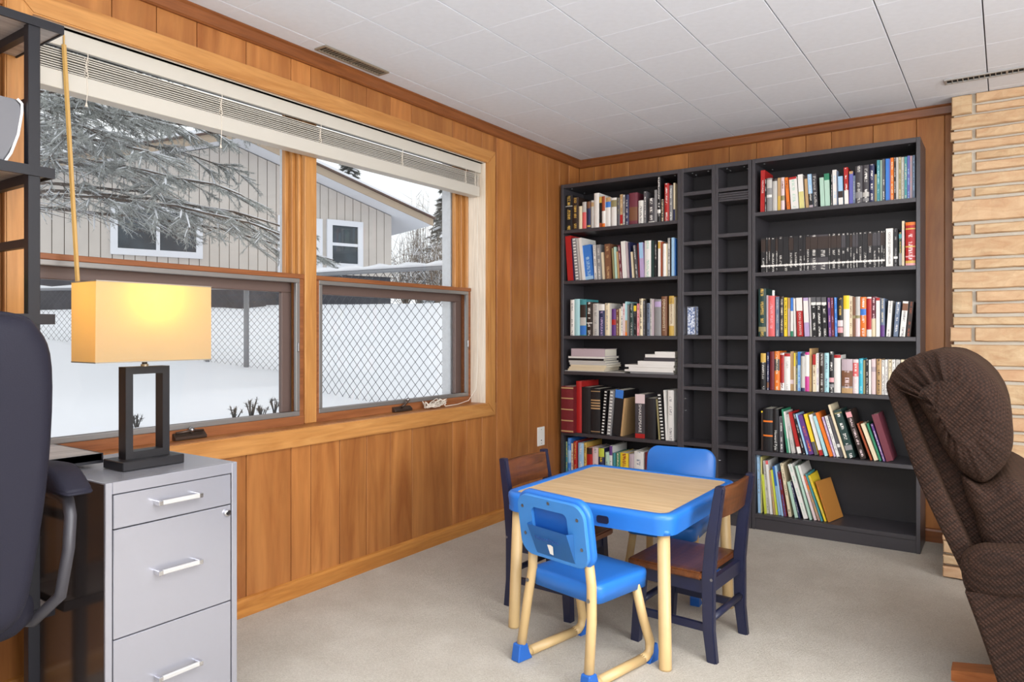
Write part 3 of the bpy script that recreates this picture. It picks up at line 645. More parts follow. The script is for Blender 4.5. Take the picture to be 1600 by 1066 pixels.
def mk_book(w, h, d, col, bands=(), ink=None, rnd=0.0):
    """spine faces -Y, thickness along X; bands are (from, to, colour) up the spine"""
    bm = nb(); lc = bm.loops.layers.float_color.new('col'); li = bm.loops.layers.float_color.new('ink'); luv = bm.loops.layers.uv.new('uv')
    cc = lin(C(col)); ic = lin(C(ink)) if ink else (0, 0, 0, 0); noi = (ic[0], ic[1], ic[2], 0.0)
    def paint(f, c, i, us):
        for l, (u, v) in zip(f.loops, us): l[lc] = c; l[li] = i; l[luv].uv = (u, v)
    cuts = sorted({0.0, 1.0} | {b[0] for b in bands} | {b[1] for b in bands}); nu = 4 if rnd > 0 else 1
    fy = lambda u: -rnd * (1 - (2 * u - 1) ** 2)
    t = min(0.0028, w * 0.16)
    grid = [[bm.verts.new((u / nu * w, fy(u / nu), z * h)) for u in range(nu + 1)] for z in cuts]
    for j in range(len(cuts) - 1):
        zc = (cuts[j] + cuts[j + 1]) / 2; c = cc; en = True
        for b in bands:
            if b[0] <= zc <= b[1]: c = lin(C(b[2])); en = len(b) > 3
        if not bands: en = True
        for i in range(nu):
            f = bm.faces.new((grid[j][i], grid[j][i + 1], grid[j + 1][i + 1], grid[j + 1][i])); us = [(i / nu, cuts[j] * h), ((i + 1) / nu, cuts[j] * h), ((i + 1) / nu, cuts[j + 1] * h), (i / nu, cuts[j + 1] * h)]
            paint(f, c, ic if en else noi, us)
    def bx(x0, x1, y0, y1, z0, z1):
        n0 = len(bm.faces); box(bm, x0, x1, y0, y1, z0, z1); bm.faces.ensure_lookup_table()
        for f in bm.faces[n0:]: paint(f, cc, noi, [(0, 0)] * 4)
    bx(0, t, 0.0004, d, 0, h); bx(w - t, w, 0.0004, d, 0, h)
    # spine back and end strips
    top = grid[-1]; bot = grid[0]
    for row, z in ((top, h), (bot, 0)):
        e = [bm.verts.new((w, t, z)), bm.verts.new((0, t, z))]; f = bm.faces.new(row + e) if z else bm.faces.new((row + e)[::-1]); paint(f, cc, noi, [(0, 0)] * (len(row) + 2))
    return bm, t
ORD = ['first', 'second', 'third', 'fourth', 'fifth', 'sixth', 'seventh', 'eighth', 'ninth', 'tenth', 'eleventh', 'twelfth', 'thirteenth', 'fourteenth', 'fifteenth', 'sixteenth', 'seventeenth', 'eighteenth', 'nineteenth'] + \
      ['%d%s' % (i, {1: 'st', 2: 'nd', 3: 'rd'}.get(i % 10, 'th')) for i in range(20, 60)]
def add_book(name, bm, t, w, h, d, loc, rot, label, cat, group, pages=True):
    o = obj(name, bm, 'book', None, local=True); o.location = loc; o.rotation_euler = rot
    tag(o, label, cat, group)
    if pages and w > 0.004:
        b2 = nb(); box(b2, t, w - t, t, d - 0.003, 0.003, h - 0.003); obj('page_block', b2, 'paper', o, local=True)
    return o
def quad(xa, xb, w, h, th, z):
    c, s = math.cos(th), math.sin(th); x, zz = (xa, z) if th <= 0 else (xb - w * c, z + w * s)
    return [(x, zz), (x + w * c, zz - w * s), (x + w * c + h * s, zz - w * s + h * c), (x + h * s, zz + h * c)]
def hit(A, B):
    for P, Q in ((A, B), (B, A)):
        for i in range(4):
            ex, ez = P[(i + 1) % 4][0] - P[i][0], P[(i + 1) % 4][1] - P[i][1]; L = math.hypot(ex, ez); nx, nz = ez / L, -ex / L
            a = [p[0] * nx + p[1] * nz for p in P]; b = [p[0] * nx + p[1] * nz for p in Q]
            if max(a) < min(b) + 0.0004 or max(b) < min(a) + 0.0004: return False
    return True
def shelf_books(crop, zs, items, shelf_name, case_name, side, group, ys=-0.258, hmax=None, x_lim=None):
    ox, oy, sc = crop; n = side[1]; prev = None
    for it in items:
        x0, x1, yt, col = it[:4]; o = it[4] if len(it) > 4 else {}
        lean = o.get('l', 0); bands = o.get('b', ()); ink = o.get('i'); yj = ys + o.get('dy', R.uniform(-0.006, 0.006))
        pxm = ox + (x0 + x1) / 2 / sc
        xa = on(ox + x0 / sc, 400, 1, yj).x; xb = on(ox + x1 / sc, 400, 1, yj).x; xt = on(ox + (x0 + lean) / sc, 400, 1, yj).x
        zt = on(pxm + lean / sc, oy + yt / sc, 1, yj).z; dz = zt - zs; dx = xt - xa
        th = math.atan2(dx, dz); h = math.hypot(dx, dz); w = max(0.004, (xb - xa) * math.cos(th)); 
        if lean: w *= 0.94
        lo, hi = LIM[case_name]; sh = max(0, lo - min(xa, xa + dx)); sh = sh or min(0, hi - max(xa + w / math.cos(th), xa + dx + w)); xa += sh; xb += sh
        if th and prev and not o.get('yaw'):
            k = 0                                    # settle a leaning book against its neighbour instead of through it
            while hit(prev, quad(xa, xb, w, h, th, zs)) and k < 60:
                k += 1
                if k % 3 == 0: xa += 0.0006; xb += 0.0006
                elif th < 0: th *= 0.965
                else: th += 0.004; 
                if k > 20: w = max(0.005, w * 0.97)
        elif prev and not th and hit(prev, quad(xa, xb, w, h, th, zs)):
            k = 0
            while hit(prev, quad(xa, xb, w, h, th, zs)) and k < 25: k += 1; xa += 0.0006; w = max(0.005, w - 0.0006)
        prev = quad(xa, xb, w, h, th, zs)
        d = o.get('d', min(0.21, max(0.11, h * 0.72)))
        if yj + d > -0.014: d = -0.014 - yj
        h = max(0.08, h - 0.001)
        rnd = o.get('r', 0.004 if w > 0.018 and not lean else 0.0)
        bm, t = mk_book(w, h, d, col, bands, ink, rnd)
        n += 1
        sz = 'thin ' if w < 0.016 else ('thick ' if w > 0.042 else '')
        kind = o.get('k', 'book')
        lab = '%s%s %s, %s from %s, %s shelf, %s' % (sz, CN[col][0], kind, ORD[n - 1], side[0], shelf_name, case_name)
        cat = 'binder' if 'binder' in kind else 'book'
        nm = o.get('n', 'book')
        loc = (xa, yj, zs + 0.0008) if th <= 0 else (xb - w * math.cos(th), yj, zs + 0.0008 + w * math.sin(th))
        ob = add_book(nm, bm, t, w, h, d, loc, (0, th, o.get('yaw', 0)), lab, cat, group)
        if 't' in o:
            txt, tc, fr, fw = o['t'][:4]; tm = plain('print_' + tc, C(tc), 0.5) if ('pr' + tc) not in M else M['pr' + tc]; M['pr' + tc] = tm
            text_obj('title', txt, w * fw, tm, ob, (w / 2, -rnd - 0.0007, h * (fr[0] + fr[1]) / 2), (math.radians(90), math.radians(90), 0), fit=h * (fr[1] - fr[0]))
        if 'spiral' in o:
            b2 = nb()
            for k in range(14):
                z = h * (0.04 + 0.92 * k / 13); box(b2, w * 0.2, w * 0.75, -0.006, 0.004, z - 0.004, z + 0.004, 0.001)
            obj('spiral_binding', b2, 'plate', ob, local=True)
        if 'mark' in o:
            b2 = nb(); box(b2, w * 0.55, w * 0.55 + 0.012, 0.01, 0.011, h - 0.03, h + 0.03); obj('bookmark', b2, 'plate', ob, local=True)
    return n
LC, RC = 'bookcase beside window wall', 'bookcase beside stone chimney'
LIM = {LC: (0.0415, 0.8045), RC: (1.2515, 2.0165)}
LW = ('the wall side', 0); RT = ('the tower side', 0)
# -------- left bookcase
shelf_books((870, 270, 8.421), LZ[0], [
 (110, 205, 300, 'k', {'i': 'go', 'b': ((.68, .7, 'lg'),), 'd': .16}), (207, 285, 325, 'kb', {'i': 'go'}), (287, 332, 440, 'cr'), (337, 388, 385, 'lg', {'b': ((.0, .62, 'co'),), }), (397, 442, 380, 'nv', {'b': ((.75, 1, 'br'), (.05, .12, 'go'))}),
 (448, 490, 365, 'lg', {'b': ((.78, .93, 'tn'),)}), (492, 556, 268, 'w'), (560, 592, 315, 'k', {'b': ((.8, 1, 'go'), (0, .14, 'ro'))}), (594, 636, 310, 'w', {'b': ((.52, 1, 'ro'), (0, .12, 'or'))}), (640, 708, 325, 'w', {'b': ((.85, 1, 'tn'), (.66, .85, 'b'))}),
 (718, 787, 330, 'w', {'b': ((.68, .92, 'ol'),)}), (790, 829, 330, 'dg', {'i': 'ol'}), (832, 867, 285, 'tn', {'b': ((.06, .35, 'r'),), 'i': 'cr'}), (868, 900, 290, 'g', {'i': 'w'}), (902, 946, 290, 'nv', {'i': 'lg'}), (950, 1062, 265, 'bu', {'b': ((.12, .55, 'br'),), 'd': .2}),
 (1076, 1142, 365, 'w', {'i': 'g'}), (1144, 1180, 245, 'dg', {'i': 'w'}), (1205, 1284, 335, 'ch', {'b': ((.7, .9, 'ch', 1), (0, .06, 'lg')), 'i': 'w'}), (1286, 1318, 225, 'g'), (1322, 1366, 60, 'k', {'b': ((.42, .95, 'k', 1), (.2, .28, 'w')), 'i': 'w'}),
 (1370, 1414, 350, 'kb', {'i': 'cr'}), (1418, 1472, 140, 'r', {'b': ((.38, .95, 'r', 1),), 'i': 'w'}), (1477, 1526, 165, 'g', {'i': 'w'}), (1535, 1557, 135, 'cr', {'b': ((0, .3, 'nv'),)})],
 'top', LC, LW, 'books on the top shelf by the window wall')
shelf_books((870, 360, 8.421), LZ[1], [
 (110, 188, 80, 'r', {'l': -35}), (214, 238, 115, 'nv', {'l': -62}), (242, 298, 108, 'g', {'l': -64, 'k': 'spiral notebook', 'spiral': 1}), (302, 334, 108, 'lg', {'l': -60}), (337, 374, 100, 'w', {'l': -52}), (380, 490, 200, 'b', {'l': -48, 'b': ((0, .1, 'lb'), (.12, .8, 'b', 1)), 'i': 'lb'}),
 (497, 532, 195, 'w', {'l': -22, 'i': 'k'}), (537, 592, 190, 'g', {'l': -18, 'i': 'w'}), (602, 637, 290, 'cr', {'l': -20}), (642, 718, 180, 'br', {'l': -15, 'i': 'tn'}), (742, 765, 235, 'ol', {'l': -22}), (768, 799, 220, 'pg', {'l': -20}), (803, 829, 280, 'tn', {'l': -22}), (833, 862, 195, 'bu', {'l': -32, 'i': 'w'}),
 (868, 926, 145, 'w', {'l': -27}), (929, 960, 155, 'mv', {'l': -27}), (963, 985, 155, 'nv', {'l': -22}), (988, 1016, 285, 'cr', {'l': -27}), (1040, 1070, 200, 'dg', {'l': -38, 'i': 'w'}), (1074, 1092, 175, 'mr', {'l': -17}), (1097, 1150, 160, 'li', {'l': -18, 'b': ((.55, 1, 'lb'),)}), (1156, 1240, 135, 'w', {'i': 'pg'}),
 (1243, 1280, 135, 'dgn'), (1285, 1316, 135, 'k', {'i': 'lg'}), (1333, 1364, 135, 'w', {'b': ((.78, .97, 'go'),)}), (1366, 1394, 150, 'ro'), (1396, 1434, 175, 'w'), (1438, 1456, 175, 'cr'), (1462, 1488, 100, 'lg', {'i': 'k'}), (1490, 1506, 110, 'k'), (1510, 1546, 95, 'lb'), (1548, 1560, 110, 'b')],
 'second', LC, LW, 'books on the second shelf by the window wall')
shelf_books((870, 450, 8.421), LZ[2], [
 (180, 230, 155, 'w', {'b': ((.45, .58, 'dg'), (.06, .95, 'w', 1)), 'i': 'g'}), (232, 302, 145, 'pt'), (306, 386, 150, 'te', {'b': ((.02, .27, 'b'), (.28, .5, 'lg'), (.5, .85, 'kb'))}), (390, 466, 185, 'kb', {'b': ((.36, .39, 'w'), (.82, .9, 'kb', 1)), 'i': 'w'}), (475, 550, 205, 'lg', {'i': 'g'}),
 (555, 630, 215, 'nv', {'b': ((.8, 1, 'w'),), 'i': 'li'}), (635, 692, 200, 'cr', {'i': 'g'}), (694, 720, 205, 'lg'), (722, 777, 275, 'pu', {'b': ((.4, .6, 'r'),), 'd': .11}), (780, 814, 280, 'br', {'i': 'cr'}), (820, 841, 270, 'cr'), (843, 868, 245, 'w', {'i': 'k'}), (870, 894, 205, 'pp', {'i': 'r'}), (896, 926, 180, 'pt', {'b': ((0, .1, 'or'), (.1, .45, 'tn'))}),
 (929, 956, 225, 'g'), (960, 1008, 205, 'dgn', {'i': 'lg'}), (1012, 1046, 225, 'k', {'b': ((.8, .98, 'y'),), 'i': 'g'}), (1055, 1087, 205, 'pk', {'i': 'r'}), (1089, 1129, 140, 'cr', {'i': 'k'}), (1132, 1161, 170, 'dg', {'i': 'g'}), (1164, 1181, 145, 'k'), (1184, 1226, 200, 'sb', {'i': 'k'}), (1228, 1246, 140, 'lg', {'i': 'k'}), (1249, 1279, 150, 'mv'),
 (1288, 1372, 150, 'g', {'b': ((.79, .94, 'li'),), 'd': .17}), (1377, 1446, 110, 'br', {'t': ('DENNONSWSS I', 'cr', (.14, .92), .62), 'd': .17}), (1477, 1542, 105, 'go', {'b': ((.0, .25, 'go'), (.25, .8, 'cr')), 't': ('THE HARRY POTTER', 'br', (.3, .95), .5), 'd': .17}), (1546, 1559, 120, 'cr')],
 'third', LC, LW, 'books on the third shelf by the window wall')
# magazines and albums lying flat
def flat_stack(crop, zs, items, pile, ys=-0.262):
    ox, oy, sc = crop; z = zs + 0.0006
    for i, (x0, x1, ya, yb_, col, d) in enumerate(items):
        xa = on(ox + x0 / sc, 400, 1, ys).x; xb = on(ox + x1 / sc, 400, 1, ys).x
        hh = max(0.004, (yb_ - ya) / sc / FPX * 4.1 * 0.98)
        bm, t = mk_book(hh, xb - xa, d, col, (), None, 0.0)
        lab = '%s%s lying flat, %s up from the bottom of %s' % ('thick ' if hh > .03 else '', CN[col][0] + (' album' if hh > .03 else ' magazine'), ORD[i], pile)
        o = add_book('album' if hh > .03 else 'magazine', bm, t, hh, xb - xa, d, (xa, ys + R.uniform(-0.004, 0.006), z + hh), (0, math.radians(90), 0), lab, 'book', 'printed matter lying flat on the fourth shelf')
        z += hh + 0.0004
flat_stack((870, 530, 8.421), LZ[3], [(105, 880, 430, 440, 'lg', .24), (145, 620, 390, 418, 'cr', .21), (160, 635, 360, 388, 'cr', .2), (185, 655, 330, 358, 'cr', .21), (165, 650, 295, 328, 'lg', .2), (155, 625, 262, 292, 'lg', .2), (150, 612, 230, 262, 'k', .19), (148, 627, 200, 228, 'w', .2), (190, 632, 80, 195, 'mv', .17)], 'pile under the mauve album')
flat_stack((870, 530, 8.421), LZ[3], [(965, 1540, 418, 445, 'g', .2), (895, 1535, 388, 415, 'w', .22), (945, 1552, 352, 386, 'w', .2), (900, 1540, 318, 350, 'w', .22), (1068, 1553, 258, 312, 'w', .21), (1150, 1556, 205, 256, 'ch', .2), (1165, 1556, 160, 203, 'w', .2), (1290, 1556, 114, 152, 'w', .19)], 'the pile without the mauve album')
shelf_books((865, 585, 8.0), LZ[4], [
 (82, 232, 150, 'mr', {'b': ((.02, .05, 'tn'), (.25, .275, 'tn'), (.49, .515, 'tn'), (.73, .755, 'tn'), (.95, .98, 'tn')), 'k': 'photo album', 'dy': -.05, 'd': .25}), (257, 350, 85, 'r', {'k': 'ring binder', 'd': .23}), (352, 462, 160, 'k', {'k': 'album', 'd': .23}), (466, 582, 180, 'k', {'b': ((.05, .065, 'tn'), (.935, .95, 'tn'), (.55, .58, 'tn'), (.61, .64, 'tn'), (.67, .7, 'tn'), (.73, .76, 'tn')), 'k': 'gilt album'}),
 (588, 634, 200, 'k', {'l': 44, 'spiral': 1, 'k': 'spiral notebook'}), (660, 716, 205, 'g', {'l': 42, 'spiral': 1, 'k': 'spiral notebook'}), (722, 828, 200, 'k', {'l': 48, 'b': ((.82, 1, 'b'),), 'k': 'ring binder'}), (832, 858, 305, 'tn', {'l': 46, 'd': .2, 'k': 'folder'}),
 (1020, 1140, 250, 'ch', {'b': ((0, .1, 'r'), (.79, 1, 'pp')), 't': ('SHAKESPEARE', 'w', (.13, .77), .4), 'r': 0.0}), (1146, 1278, 300, 'k', {'k': 'album'}), (1310, 1332, 310, 'ol', {'l': -40}), (1340, 1398, 240, 'k', {'l': -60, 'spiral': 1, 'k': 'spiral notebook'}), (1402, 1424, 200, 'w', {'l': -30}), (1428, 1502, 200, 'w', {'i': 'g'})],
 'fifth', LC, LW, 'albums and binders on the fifth shelf')
shelf_books((865, 670, 10.0), 0.085, [
 (165, 205, 200, 'te', {'i': 'y'}), (208, 272, 145, 'b', {'b': ((.5, .75, 'lb'),), 'i': 'lb'}), (276, 306, 230, 'cr', {'i': 'r'}), (312, 368, 200, 'r', {'i': 'go'}), (386, 470, 225, 'lb', {'i': 'w'}), (473, 514, 220, 'go', {'i': 'kb'}), (518, 602, 300, 'r', {'b': ((.85, 1, 'kb'),), 'i': 'w'}), (606, 700, 295, 'pp', {'i': 'g'}), (705, 790, 305, 'nv', {'b': ((.8, 1, 'yg'),), 'i': 'y'}),
 (808, 858, 370, 'pg', {'i': 'sb'}), (862, 918, 270, 'w', {'b': ((.8, 1, 'pu'),), 'i': 'g'}), (925, 970, 380, 'te'), (974, 1037, 380, 'gr', {'i': 'cr'}), (1042, 1172, 380, 'y', {'i': 'ro'}), (1178, 1252, 395, 'mv'), (1260, 1402, 355, 'w', {'i': 'sb'}), (1430, 1490, 370, 'mr'), (1500, 1590, 350, 'te'), (1600, 1680, 360, 'lg')],
 'bottom', LC, LW, 'books on the bottom shelf by the window wall')
# -------- right bookcase
n = shelf_books((1175, 230, 9.693), RZ[0], [
 (122, 188, 350, 'r', {'t': ('VINTAGE', 'w', (.45, .76), .6), 'l': 8}), (192, 216, 480, 'k', {'i': 'w'}), (224, 302, 470, 'g', {'b': ((.42, .5, 'w'), (.7, .95, 'lg')), }), (310, 382, 480, 'lg', {'b': ((.93, 1, 'kb'),)}), (390, 432, 465, 'tn', {'b': ((0, .45, 'go'),)}), (438, 492, 460, 'pp', {'b': ((.3, .45, 'ol'), (.0, .3, 'pp')), 'i': 'br'}), (530, 578, 460, 'or', {'l': -34, 'i': 'kb'}),
 (594, 712, 455, 'w', {'l': -34, 'b': ((.93, 1, 'r'), (.1, .9, 'w', 1)), 'i': 'pg'}), (722, 800, 415, 'w', {'l': -32, 'b': ((0, .5, 'py'),)}), (817, 864, 430, 'tn', {'l': -28, 'b': ((.9, 1, 'kb'),)}), (867, 930, 410, 'lb', {'l': -28, 'b': ((0, .08, 'mv'), (.08, .42, 'k', 1)), 'i': 'w'}), (935, 1000, 405, 'ch', {'l': -26, 't': ('Franz Kafka', 'lg', (.03, .93), .95)}), (1040, 1106, 460, 'pg', {'l': -18}), (1110, 1192, 400, 'gr', {'l': -20, 'b': ((0, .8, 'pg'),)}),
 (1197, 1216, 380, 'k', {'i': 'w'}), (1218, 1280, 345, 'w', {'l': -14, 'i': 'lb'}), (1282, 1302, 360, 'sb')], 'top', RC, RT, 'books on the top shelf by the stone')
n = shelf_books((1305, 230, 9.693), RZ[0], [
 (52, 124, 440, 'lb', {'l': -10, 'b': ((.25, .48, 'kb'), (0, .25, 'w'))}), (142, 206, 305, 'r', {'l': -12, 'b': ((0, .38, 'w'),), 'i': 'w'}), (212, 268, 365, 'pv', {'b': ((.92, 1, 'tn'),)}), (270, 302, 430, 'sb', {'i': 'lg'}), (305, 412, 285, 'ch', {'b': ((.14, .3, 'g'), (.36, .97, 'ch', 1)), 'i': 'lg'}), (417, 516, 270, 'ch', {'b': ((.16, .28, 'lg'), (.04, .12, 'g'), (.4, .95, 'ch', 1)), 'i': 'w'}), (520, 590, 260, 'nv', {'i': 'w'}), (597, 630, 410, 'ol'),
 (632, 676, 195, 'te', {'i': 'pt'}), (684, 712, 195, 'pg'), (715, 752, 180, 'dg', {'i': 'w'}), (764, 814, 175, 'b'), (816, 834, 175, 'pv'), (838, 884, 160, 'or', {'i': 'cr'}), (890, 918, 160, 'kb', {'i': 'w'}), (923, 957, 155, 'lg'), (960, 1001, 150, 'ol', {'i': 'cr'}), (1004, 1046, 150, 'lg', {'i': 'ol'}), (1050, 1088, 145, 'te', {'i': 'cr'}), (1092, 1130, 130, 'pv', {'i': 'lb'}), (1133, 1167, 130, 'mv', {'i': 'pk'}), (1170, 1208, 125, 'sb', {'i': 'lb'})],
 'top', RC, ('the tower side', n), 'books on the top shelf by the stone')
xs = [150, 228, 265, 312, 390, 435, 520, 610, 690, 770, 850, 893, 970, 1095, 1270, 1312, 1410]; xs += [1385 + x for x in (100, 175, 240, 285, 340, 385, 455, 540, 620, 700, 755, 800, 830)]
penguin = []
for a, b in zip(xs, xs[1:]):
    penguin.append((a + 2, b - 2, 392 - ((a + b) / 2 - 220) * 0.0595, 'ch' if (b - a) > 120 else 'k', {'b': ((.155, .205, 'w'), (.35, .6, 'k', 1), (.6, .95, R.choice(['kb', 'kb', 'k', 'k', 'ch']))), 'i': 'lg', 'dy': 0.0, 'd': .125, 'r': 0.0}))
n = shelf_books((1175, 335, 10.657), RZ[1], penguin, 'second', RC, RT, 'black uniform paperbacks on the second shelf')
shelf_books((1305, 335, 10.657), RZ[1], [
 (845, 960, 235, 'w', {'t': ('CATCH 22 * JOSEPH HELLER', 'ch', (.06, .9), .42), 'd': .14, 'r': 0.0, 'dy': -.006}), (974, 1040, 240, 'k', {'b': ((.2, .26, 'w'), (.4, .9, 'k', 1)), 'i': 'g', 'dy': 0}), (1060, 1106, 300, 'dgn', {'b': ((.82, .95, 'te'), (.02, .38, 'g')), 'i': 'go'}), (1112, 1152, 110, 'cr', {'b': ((.45, .8, 'pp'),)}), (1172, 1336, 130, 'r', {'b': ((.0, .05, 'pk'), (.05, .11, 'go'), (.19, .22, 'pk'), (.42, .45, 'go'), (.53, .72, 'r', 1), (.83, .86, 'go'), (.93, 1, 'or')), 'i': 'pp', 'k': 'ornate gilt book', 'dy': -.008})],
 'second', RC, ('the tower side', n), 'books beside the black paperbacks')
n = shelf_books((1175, 440, 11.22), RZ[2], [
 (115, 246, 125, 'dgn', {'b': ((.1, .2, 'ol'), (.22, .92, 'dgn', 1)), 'i': 'go'}), (254, 284, 240, 'mv'), (287, 398, 250, 'co', {'mark': 1, 'i': 'pk'}), (416, 474, 265, 'sb', {'i': 'lg'}), (490, 556, 260, 'kb', {'b': ((0, .1, 'nv'), (.12, .95, 'ch', 1)), 'i': 'cr'}), (563, 613, 280, 'y', {'i': 'kb'}), (630, 668, 285, 'tn', {'b': ((.02, .72, 'mv'),)}), (678, 722, 285, 'w', {'b': ((.66, 1, 'b'), (0, .14, 'gr'))}), (740, 768, 300, 'w', {'l': -14}),
 (795, 908, 285, 'r', {'l': -24, 'b': ((.66, 1, 'w'),), 't': ('DON QUIXOTE', 'w', (.04, .62), .5)}), (922, 1012, 285, 'li', {'l': -26, 'b': ((.36, .92, 'w'),)}), (1020, 1050, 280, 'lg', {'l': -26, 'i': 'li'})] +
 [(x, x + 88, 275, 'k', {'l': -24, 'b': ((.8, .87, 'w'), (.87, 1, 'dg'), (.05, .78, 'k', 1)), 'i': 'w'}) for x in (1056, 1148, 1240)] +
 [(1346, 1396, 285, 'pu', {'l': -24, 'i': 'pk'}), (1400, 1448, 285, 'mr', {'l': -22, 'i': 'li'}), (1455, 1500, 280, 'b', {'l': -14, 'i': 'lb'})], 'third', RC, RT, 'books on the third shelf by the stone')
shelf_books((1305, 440, 11.22), RZ[2], [
 (42, 138, 285, 'k', {'b': ((0, .1, 'kb'), (.1, .24, 'pk'), (.26, .42, 'pp'), (.44, .95, 'k', 1)), 'i': 'go'}), (145, 246, 245, 'w', {'b': ((.67, 1, 'y'),)}), (248, 302, 260, 'cr', {'i': 'br'}), (306, 354, 270, 'br', {'b': ((.46, .53, 'ol'),)}), (357, 439, 265, 'lg', {'b': ((.46, .53, 'ol'), (.0, .45, 'pp'))}), (443, 542, 270, 'or', {'b': ((.54, .7, 'b'), (.0, .54, 'or', 1)), 'i': 'w'}), (553, 634, 270, 'w', {'b': ((.18, .96, 'r'),)}), (638, 714, 265, 'mv', {'b': ((0, .45, 'cr'), (.46, 1, 'bu', 1)), 'i': 'pp'}), (718, 782, 285, 'w', {'b': ((.93, 1, 'r'),)}), (794, 866, 295, 'sb', {'b': ((.0, .3, 'pu'), (.3, .95, 'sb', 1)), 'i': 'cr'}),
 (890, 966, 340, 'w', {'l': 40, 'i': 'g'}), (1015, 1102, 360, 'sb', {'l': 46, 'i': 'w'}), (1120, 1222, 350, 'w', {'l': 62, 'b': ((.74, .94, 'br'), (.05, .7, 'w', 1)), 'i': 'g'}), (1238, 1316, 350, 'kb', {'l': 62, 'i': 'ro'})],
 'third', RC, ('the tower side', n), 'books on the third shelf by the stone')
n = shelf_books((1175, 535, 11.43), RZ[3], [
 (156, 248, 195, 'k', {'b': ((.75, 1, 'go'), (.08, .72, 'k', 1)), 'i': 'lg', 'd': .12}), (266, 304, 175, 'nv', {'b': ((.05, .2, 'br'), (.25, .9, 'nv', 1)), 'i': 'w'}), (322, 398, 165, 'mr'), (404, 492, 160, 'or', {'b': ((.5, .8, 'ch', 1),), 'i': 'cr'}), (505, 572, 190, 'w', {'b': ((.2, .95, 'r', 1),), 'i': 'mr'}), (578, 682, 200, 'w', {'b': ((.92, 1, 'r'), (.1, .88, 'w', 1)), 'i': 'lg'}), (686, 746, 165, 'tn', {'b': ((.17, .28, 'pp'),)}), (749, 776, 190, 'cr', {'b': ((.65, 1, 'y'),)}), (786, 814, 180, 'dg', {'i': 'yg'}), (817, 868, 170, 'lb', {'b': ((.66, 1, 'b'), (.05, .6, 'lb', 1)), 'i': 'b'}), (875, 942, 200, 'lg', {'b': ((.93, 1, 'nv'), (0, .09, 'nv'))}),
 (949, 1022, 175, 'w', {'b': ((.93, 1, 'mg'), (0, .38, 'mg'))}), (1026, 1068, 110, 'tn', {'i': 'go'}), (1084, 1138, 215, 'cr', {'b': ((.72, 1, 'r'), (.1, .7, 'cr', 1)), 'i': 'br'}), (1148, 1198, 195, 'w', {'i': 'li'}), (1206, 1288, 195, 'kb', {'i': 'lg'}), (1294, 1372, 190, 'pt', {'i': 'sb'}), (1378, 1464, 165, 'k', {'b': ((.12, .2, 'g'), (.25, .36, 'pk'), (.4, .96, 'k', 1)), 'i': 'w'}), (1468, 1586, 225, 'w', {'b': ((.92, 1, 'r'),)})], 'fourth', RC, RT, 'books on the fourth shelf by the stone')
shelf_books((1290, 535, 11.43), RZ[3], [
 (288, 482, 300, 'g', {'b': ((.0, .15, 'tn'), (.2, .66, 'br', 1), (.66, 1, 'mv')), 'i': 'pp', 'd': .15}), (488, 588, 305, 'pp', {'b': ((.5, .9, 'co', 1),), 'i': 'w'}), (594, 668, 290, 'tq', {'i': 'pt'}), (672, 708, 320, 'ol'), (714, 768, 300, 'k', {'i': 'lg'}), (772, 810, 310, 'w'), (820, 902, 300, 'pp', {'b': ((.64, .78, 'mv'),)}), (910, 994, 300, 'tn', {'i': 'kb'}), (1004, 1052, 315, 'w', {'i': 'k'}), (1062, 1112, 310, 'w', {'i': 'g'}), (1124, 1178, 310, 'cr', {'i': 'k'}), (1190, 1245, 310, 'w', {'i': 'k'}), (1258, 1330, 310, 'lg', {'i': 'k'}), (1345, 1400, 310, 'cr')],
 'fourth', RC, ('the tower side', n), 'books on the fourth shelf by the stone')
shelf_books((1175, 625, 6.957), RZ[4], [
 (100, 116, 120, 'kb', {'b': ((.96, 1, 'y'),)}), (120, 226, 95, 'k', {'b': ((.34, .38, 'or'), (.68, .72, 'or')), 'd': .16}), (230, 288, 100, 'k', {'t': ('Howard Pyle', 'w', (.04, .5), .7)}), (302, 346, 180, 'dg', {'l': -8, 'i': 'w'}), (374, 394, 105, 'gr', {'l': -74}), (398, 418, 130, 'w', {'l': -74, 'b': ((0, .35, 'pg'),)}), (432, 470, 160, 'lg', {'l': -82, 'i': 'g'}), (496, 540, 140, 'r', {'l': -116, 'b': ((0, .16, 'w'),)}), (554, 582, 150, 'k', {'l': -112, 'i': 'w'}), (592, 612, 155, 'lb', {'l': -126}), (622, 674, 170, 'pu', {'l': -124, 'i': 'or'}), (682, 722, 160, 'y', {'l': -122, 'b': ((0, .32, 'dg'),)}),
 (736, 780, 165, 'w', {'l': -120, 'b': ((0, .13, 'r'),)}), (792, 830, 180, 'pt', {'l': -130}), (846, 884, 145, 'or', {'l': -164}), (890, 916, 190, 'li', {'l': -134, 'i': 'w'}), (922, 956, 180, 'w', {'l': -134, 'i': 'g'}), (962, 1000, 180, 'dg', {'l': -130, 'b': ((.24, .32, 'w'),)}), (1006, 1034, 60, 'cr', {'l': -196}), (1042, 1132, 120, 'dgn', {'l': -156, 'b': ((.5, .78, 'dgn', 1), (.16, .26, 'g'), (.92, .95, 'ol')), 'i': 'w', 'd': .17}), (1182, 1250, 125, 'kb', {'l': -172, 'b': ((.86, .97, 'pk'), (.25, .84, 'kb', 1)), 'i': 'pp', 'd': .17}), (1288, 1312, 260, 'ro', {'l': -150}), (1330, 1376, 265, 'cr', {'l': -150}), (1386, 1412, 260, 'gr', {'l': -144}), (1426, 1452, 265, 'pu', {'l': -138, 'i': 'w'}), (1462, 1546, 165, 'bu', {'l': -164, 'd': .17})],
 'fifth', RC, RT, 'leaning books on the fifth shelf', ys=-0.245)
